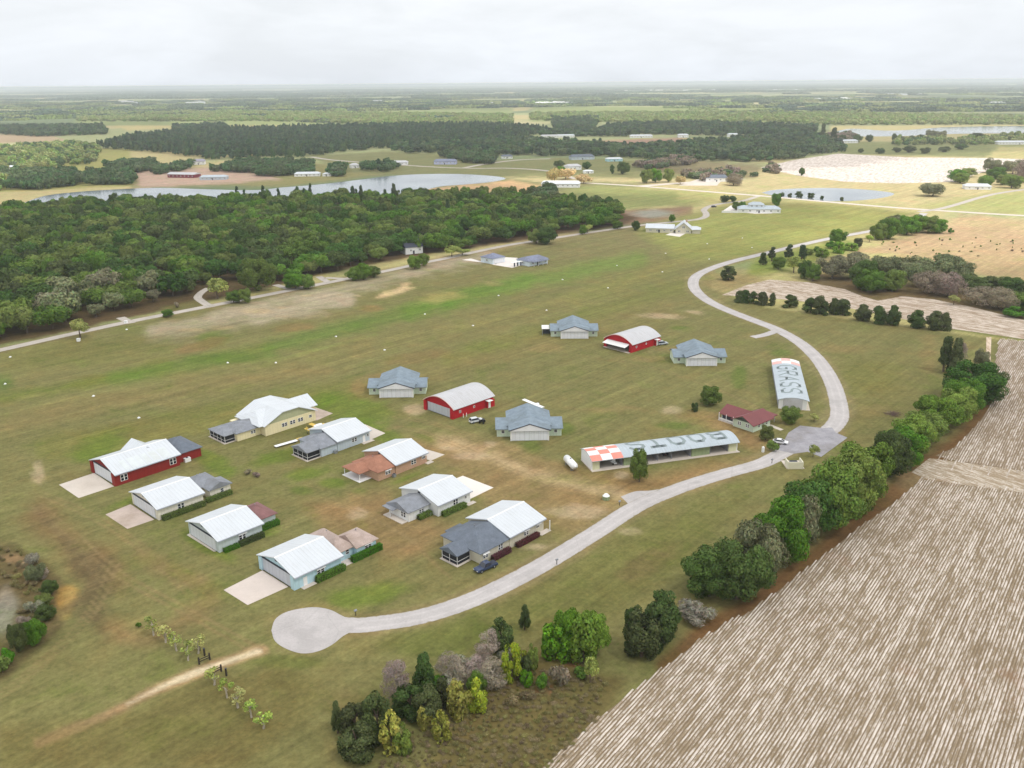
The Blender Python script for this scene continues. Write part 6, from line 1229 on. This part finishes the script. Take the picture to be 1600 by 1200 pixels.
# rail fences at the sand path
def rail_fence(p0, p1, label, rails=2):
    a, b = np.array(G(*p0)), np.array(G(*p1)); d = b - a; L_ = np.linalg.norm(d); t = thing('rail_fence', label, 'fence', (*a, 0), math.atan2(d[1], d[0]))
    for x0 in (0, L_): box_part('post', M_wood, t, x0 - .13, x0 + .13, -.13, .13, 0, 1.5)
    for k in range(rails): box_part('rail', M_wood, t, .14, L_ - .14, -.06, .06, .5 + k * .45, .64 + k * .45)
rail_fence((311.5, 1038), (328, 1031), 'short dark rail fence on the far side of the sand path'); rail_fence((331, 1056), (346, 1049), 'short dark rail fence on the near side of the sand path')
for (px, py, lb) in ((320, 1024.5, 'dark timber post just beyond the far rail fence'), (312, 1017, 'dark timber post nearest the far row of young trees'), (354, 1056, 'dark timber post right of the near rail fence')):
    x, y = G(px, py); t = thing('timber_post', lb, 'post', (x, y, 0)); box_part('post_shaft', M_wood, t, -.14, .14, -.14, .14, 0, 1.6); box_part('post_cap', M_dk, t, -.17, .17, -.17, .17, 1.6, 1.66)
# clutter by the houses
def hwp(k, p): (ox, oy), an = HR[k]; cc, ss = math.cos(an), math.sin(an); return (ox + p[0] * cc - p[1] * ss, oy + p[0] * ss + p[1] * cc, 0), an
for k, p, lb in ((1, (20.6, 3.4), 'small air conditioner at the corner of the white hangar house annex'), (2, (18.2, 6.0), 'small air conditioner behind the brown annex'), (3, (24.2, 5.0), 'small air conditioner at the end of the tan annex'), (7, (-.8, 2.2), 'small air conditioner in the inner corner of the white house'), (6, (-1.2, -.6), 'small air conditioner by the brick annex wall')):
    w_, an = hwp(k, p); t = thing('air_conditioner', lb, 'air conditioner', w_, an); box_part('casing', M_metal, t, -.45, .45, -.4, .4, 0, .9); MB().tube((0, 0, .9), (0, 0, .95), .33, .33, 12).build('fan_grille', M_dk, t)
for px, py, lb in ((968, 790, 'mailbox on a post by the dirt junction'), (556, 962, 'mailbox on a post by the turning circle'), (870, 882, 'mailbox on a post by the beige house road'), (1206, 724, 'mailbox on a post near the parking lot')):
    x, y = G(px, py); t = thing('mailbox', lb, 'mailbox', (x, y, 0), .7); box_part('mailbox_post', M_wood, t, -.06, .06, -.06, .06, 0, 1.1); MB().profile([(-.18, 1.1), (.18, 1.1), (.18, 1.35), (.1, 1.46), (-.1, 1.46), (-.18, 1.35)], -.3, .3, 'x').build('mailbox_case', M_metal, t)
# runway markers
mk = [(8, 600), (146, 619), (217, 653), (431, 567), (525, 526), (601, 547), (664, 491), (739, 509), (779, 462), (854, 485), (879, 437), (950, 450), (964, 415), (1035, 425), (1040, 396), (1108, 405), (1105, 381), (1175, 387), (1160, 372), (356, 567), (16, 558), (198, 515)]
m0 = None
for i, (px, py) in enumerate(mk):
    x, y = G(px, py)
    if m0 is None:
        mb = MB(); mb.add([(-.42, -.42, 0), (.42, -.42, 0), (.42, .42, 0), (-.42, .42, 0), (-.2, -.2, .35), (.2, -.2, .35), (.2, .2, .35), (-.2, .2, .35)], [(0, 1, 5, 4), (1, 2, 6, 5), (2, 3, 7, 6), (3, 0, 4, 7), (4, 5, 6, 7)]); o = m0 = mb.build('runway_marker', M_tank)
    else: o = m0.copy(); COL.objects.link(o)
    o.location = (x, y, .0); o.rotation_euler = (0, 0, .4 + i); tag(o, 'one of the small white markers edging the grass runway', 'marker', 'white runway edge markers')
for px, py, lb in ((123, 533, 'pair of white hive boxes under the small roadside tree'), (197, 505, 'white box at the mouth of the first driveway')):
    x, y = G(px, py); t = thing('white_box', lb, 'box', (x, y, 0)); box_part('box_body', M_tank, t, -.6, .6, -.6, .6, 0, 1.1); box_part('box_lid', M_trim, t, -.7, .7, -.7, .7, 1.1, 1.2)
for px, py, lb in ((632, 655, 'a'),): pass
# things inside the BOOTS hangar bays
car((1037, 709), 106, 'dark car backed into the middle bay of the BOOTS hangar', (34, 34, 44), 'suv'); car((1113, 695), 106, 'red and white car at the right end of the BOOTS hangar', (190, 130, 124), 'car')
x, y = G(957, 727); t = thing('glider_tail', 'white aeroplane tail inside the checkered end bay', 'tail', (x, y, .1), rad(20)); MB().add([(-.5, -.05, .9), (.3, -.05, 2.4), (.8, -.05, 2.4), (.9, -.05, .8), (-.5, .05, .9), (.3, .05, 2.4), (.8, .05, 2.4), (.9, .05, .8)], [(0, 1, 2, 3), (7, 6, 5, 4), (0, 4, 5, 1), (1, 5, 6, 2), (2, 6, 7, 3), (3, 7, 4, 0)]).build('fin', M_tank, t); box_part('tailplane', M_tank, t, -.2, .7, -1.5, 1.5, 1.0, 1.08); MB().tube((.2, 0, .9), (.2, 1.6, .9), .25, .5, 8).build('fuselage', M_tank, t); MB().tube((.2, -.1, .2), (.2, .1, .2), .2, .2, 10).build('wheel', M_rubber, t)
x, y = G(293, 721); t = thing('air_conditioner', 'white air conditioner against the red annex wall', 'air conditioner', (x, y, 0), rad(48)); box_part('casing', M_tank, t, -.9, .9, -.5, .5, 0, 1.2); MB().tube((0, 0, 1.2), (0, 0, 1.26), .4, .4, 12).build('fan_grille', M_dk, t)
x, y = G(1192, 706); t = thing('gas_meter', 'white standpipe on the grass near the parking lot', 'standpipe', (x, y, 0)); MB().tube((0, 0, 0), (0, 0, 1.5), .45, .4, 12).build('pipe_body', M_tank, t); MB().tube((0, 0, 1.5), (0, 0, 1.75), .42, .15, 12).build('pipe_cap', M_trim, t)
for px, py, lb in ((884 - 160, 652.5, 'left of two white stakes by the closed red hangar corner'), (729, 651, 'right of two white stakes by the closed red hangar corner')):
    x, y = G(px, py); t = thing('white_stake', lb, 'stake', (x, y, 0)); MB().tube((0, 0, 0), (0, 0, 1.2), .12, .1, 8).build('stake_shaft', M_tank, t); MB().tube((0, 0, 1.2), (0, 0, 1.35), .16, .05, 8).build('stake_cap', M_trim, t)

# ------------------------------------------------------------------ sky, clouds, sun, haze
SUN_AZ, SUN_EL = rad(128), rad(58)              # clockwise from +Y (the view); behind and to the right
sdir = Vector((math.sin(SUN_AZ) * math.cos(SUN_EL), math.cos(SUN_AZ) * math.cos(SUN_EL), math.sin(SUN_EL)))
sun = bpy.data.lights.new('sun', 'SUN'); sun.energy = 4.0; sun.angle = rad(1.5); sun.color = (1.0, .95, .88)
so = bpy.data.objects.new('sun', sun); COL.objects.link(so); so.rotation_euler = (-sdir).to_track_quat('-Z', 'Y').to_euler()
W = bpy.data.worlds.new('World'); scene.world = W; W.use_nodes = True
wt = NT(W); bg = W.node_tree.nodes['Background']
sky = wt.add('ShaderNodeTexSky'); sky.sky_type = 'NISHITA'; sky.sun_disc = False; sky.sun_elevation = SUN_EL; sky.sun_rotation = SUN_AZ
sky.air_density = 1.0; sky.dust_density = 2.0; sky.altitude = 100
tc = wt.add('ShaderNodeTexCoord').outputs['Generated']
sp = wt.add('ShaderNodeSeparateXYZ'); wt.link(tc, sp.inputs[0])
cv = wt.vmap(tc, 0, (3.5, 3.5, 14)); cn = wt.noise(cv, 1.3, 6, .62, .3)
cm = wt.remap(cn, .36, .60, .86, 1.0)
low = wt.remap(sp.outputs[2], 0.0, .10, 0.0, 1.0)
cloud_c = wt.mix(low, (12.5, 13.2, 14.1), (13.8, 14.2, 14.6))
skyc = wt.mix(wt.math('MULTIPLY', cm, .98), sky.outputs[0], cloud_c)
wt.link(skyc, bg.inputs[0]); bg.inputs[1].default_value = 0.10

# low cloud deck: an unseen slab, shaped to cast the shade, 900 m up with gaps; where it is open the sun reaches the land
def shade_clouds():
    h = 900.0; ox, oy = sdir.x / sdir.z * h, sdir.y / sdir.z * h
    st = 45.0; gx = np.arange(-3000, 3000, st); gy = np.arange(-700, 7000, st); X, Y = np.meshgrid(gx, gy)
    px, py = project(np.column_stack([X.ravel(), Y.ravel()])); px = np.nan_to_num(px, nan=-1e6); py = np.nan_to_num(py, nan=1e6)
    n = (fbm(X.ravel() / 320, Y.ravel() / 320, 41, 4) - .5)
    py2 = py + n * np.clip((py - 130) * .12, 2, 30)
    open_ = np.zeros(len(px), bool)
    for pts in SUNLIT: open_ |= poly_sd(px + n * 80, py2, pts) > 0
    far = (py < 178); open_ |= far & (fbm(X.ravel() / 1500, Y.ravel() / 700, 77, 4) > .5)
    keep = (~open_).reshape(X.shape)
    t = (110 + 160 * fbm(X / 300, Y / 300, 5, 4)); bz = h + 40 * fbm(X / 200, Y / 200, 8, 3)
    idx = -np.ones(X.shape, int); vs = []; fs = []
    ny, nx = X.shape; cell = keep[:-1, :-1] & keep[1:, :-1] & keep[:-1, 1:] & keep[1:, 1:]
    use = np.zeros(X.shape, bool); use[:-1, :-1] |= cell; use[1:, :-1] |= cell; use[:-1, 1:] |= cell; use[1:, 1:] |= cell
    k = use.sum(); idx[use] = np.arange(k)
    xs, ys = X[use] + ox, Y[use] + oy
    V = np.vstack([np.column_stack([xs, ys, bz[use]]), np.column_stack([xs, ys, bz[use] + t[use]])])
    ii, jj = np.nonzero(cell); a, b, c, d = idx[ii, jj], idx[ii, jj + 1], idx[ii + 1, jj + 1], idx[ii + 1, jj]
    F = [tuple(q) for q in np.column_stack([a, d, c, b])] + [tuple(q) for q in np.column_stack([a, b, c, d]) + k]
    E = {}
    for q in zip(a, b, c, d):
        for u, v in ((q[0], q[1]), (q[1], q[2]), (q[2], q[3]), (q[3], q[0])):
            if (v, u) in E: del E[(v, u)]
            else: E[(u, v)] = 1
    F += [(u, v, v + k, u + k) for u, v in E]
    m = bpy.data.materials.new('cloud'); m.use_nodes = True; q = NT(m); nt = m.node_tree; out = nt.nodes['Material Output']; nt.nodes.remove(nt.nodes['Principled BSDF'])
    tr = q.add('ShaderNodeBsdfTransparent'); tl = q.add('ShaderNodeBsdfTranslucent'); tl.inputs[0].default_value = (.95, .95, .95, 1)
    mx = q.add('ShaderNodeMixShader'); mx.inputs[0].default_value = .40; q.link(tr.outputs[0], mx.inputs[1]); q.link(tl.outputs[0], mx.inputs[2]); q.link(mx.outputs[0], out.inputs[0])
    me = bpy.data.meshes.new('shade_clouds'); me.from_pydata(V.tolist(), [], [tuple(int(i) for i in f) for f in F]); me.materials.append(m)
    o = bpy.data.objects.new('shade_clouds', me); COL.objects.link(o); tag(o, kind='structure')
SUNLIT = [
    [(780, 280), (1000, 272), (1180, 278), (1290, 274), (1400, 262), (1540, 242), (2200, 240), (2200, 470), (1640, 440), (1420, 400), (1330, 395), (1250, 372), (1440, 345), (1300, 318), (1120, 312), (1000, 300), (880, 300)],
    [(-400, 222), (130, 226), (160, 245), (110, 285), (20, 300), (-400, 330)],
    [(300, 170), (700, 172), (1300, 178), (2200, 192), (2200, 222), (1280, 200), (900, 194), (640, 199), (300, 196)],
    [(-400, 172), (300, 172), (250, 190), (-400, 196)],
]
shade_clouds()
def haze():
    m = bpy.data.materials.new('haze_air'); m.use_nodes = True; q = NT(m); nt = m.node_tree; nt.nodes.remove(nt.nodes['Principled BSDF'])
    pv = q.add('ShaderNodeVolumePrincipled'); pv.inputs['Color'].default_value = (.86, .91, 1.0, 1); pv.inputs['Density'].default_value = HAZE; pv.inputs['Anisotropy'].default_value = 0.2
    q.link(pv.outputs[0], nt.nodes['Material Output'].inputs['Volume'])
    o = MB().box(-63000, 63000, -63000, 63000, -1.2, 108.0).build('haze', m); tag(o, kind='stuff')
HAZE = 9e-5
haze()
scene.view_settings.view_transform = 'Standard'; scene.view_settings.look = 'None'; scene.view_settings.gamma = 1.0
scene.view_settings.exposure = -0.46
cy = scene.cycles
cy.max_bounces = 6; cy.diffuse_bounces = 3; cy.glossy_bounces = 2; cy.transmission_bounces = 3; cy.transparent_max_bounces = 12; cy.volume_bounces = 4
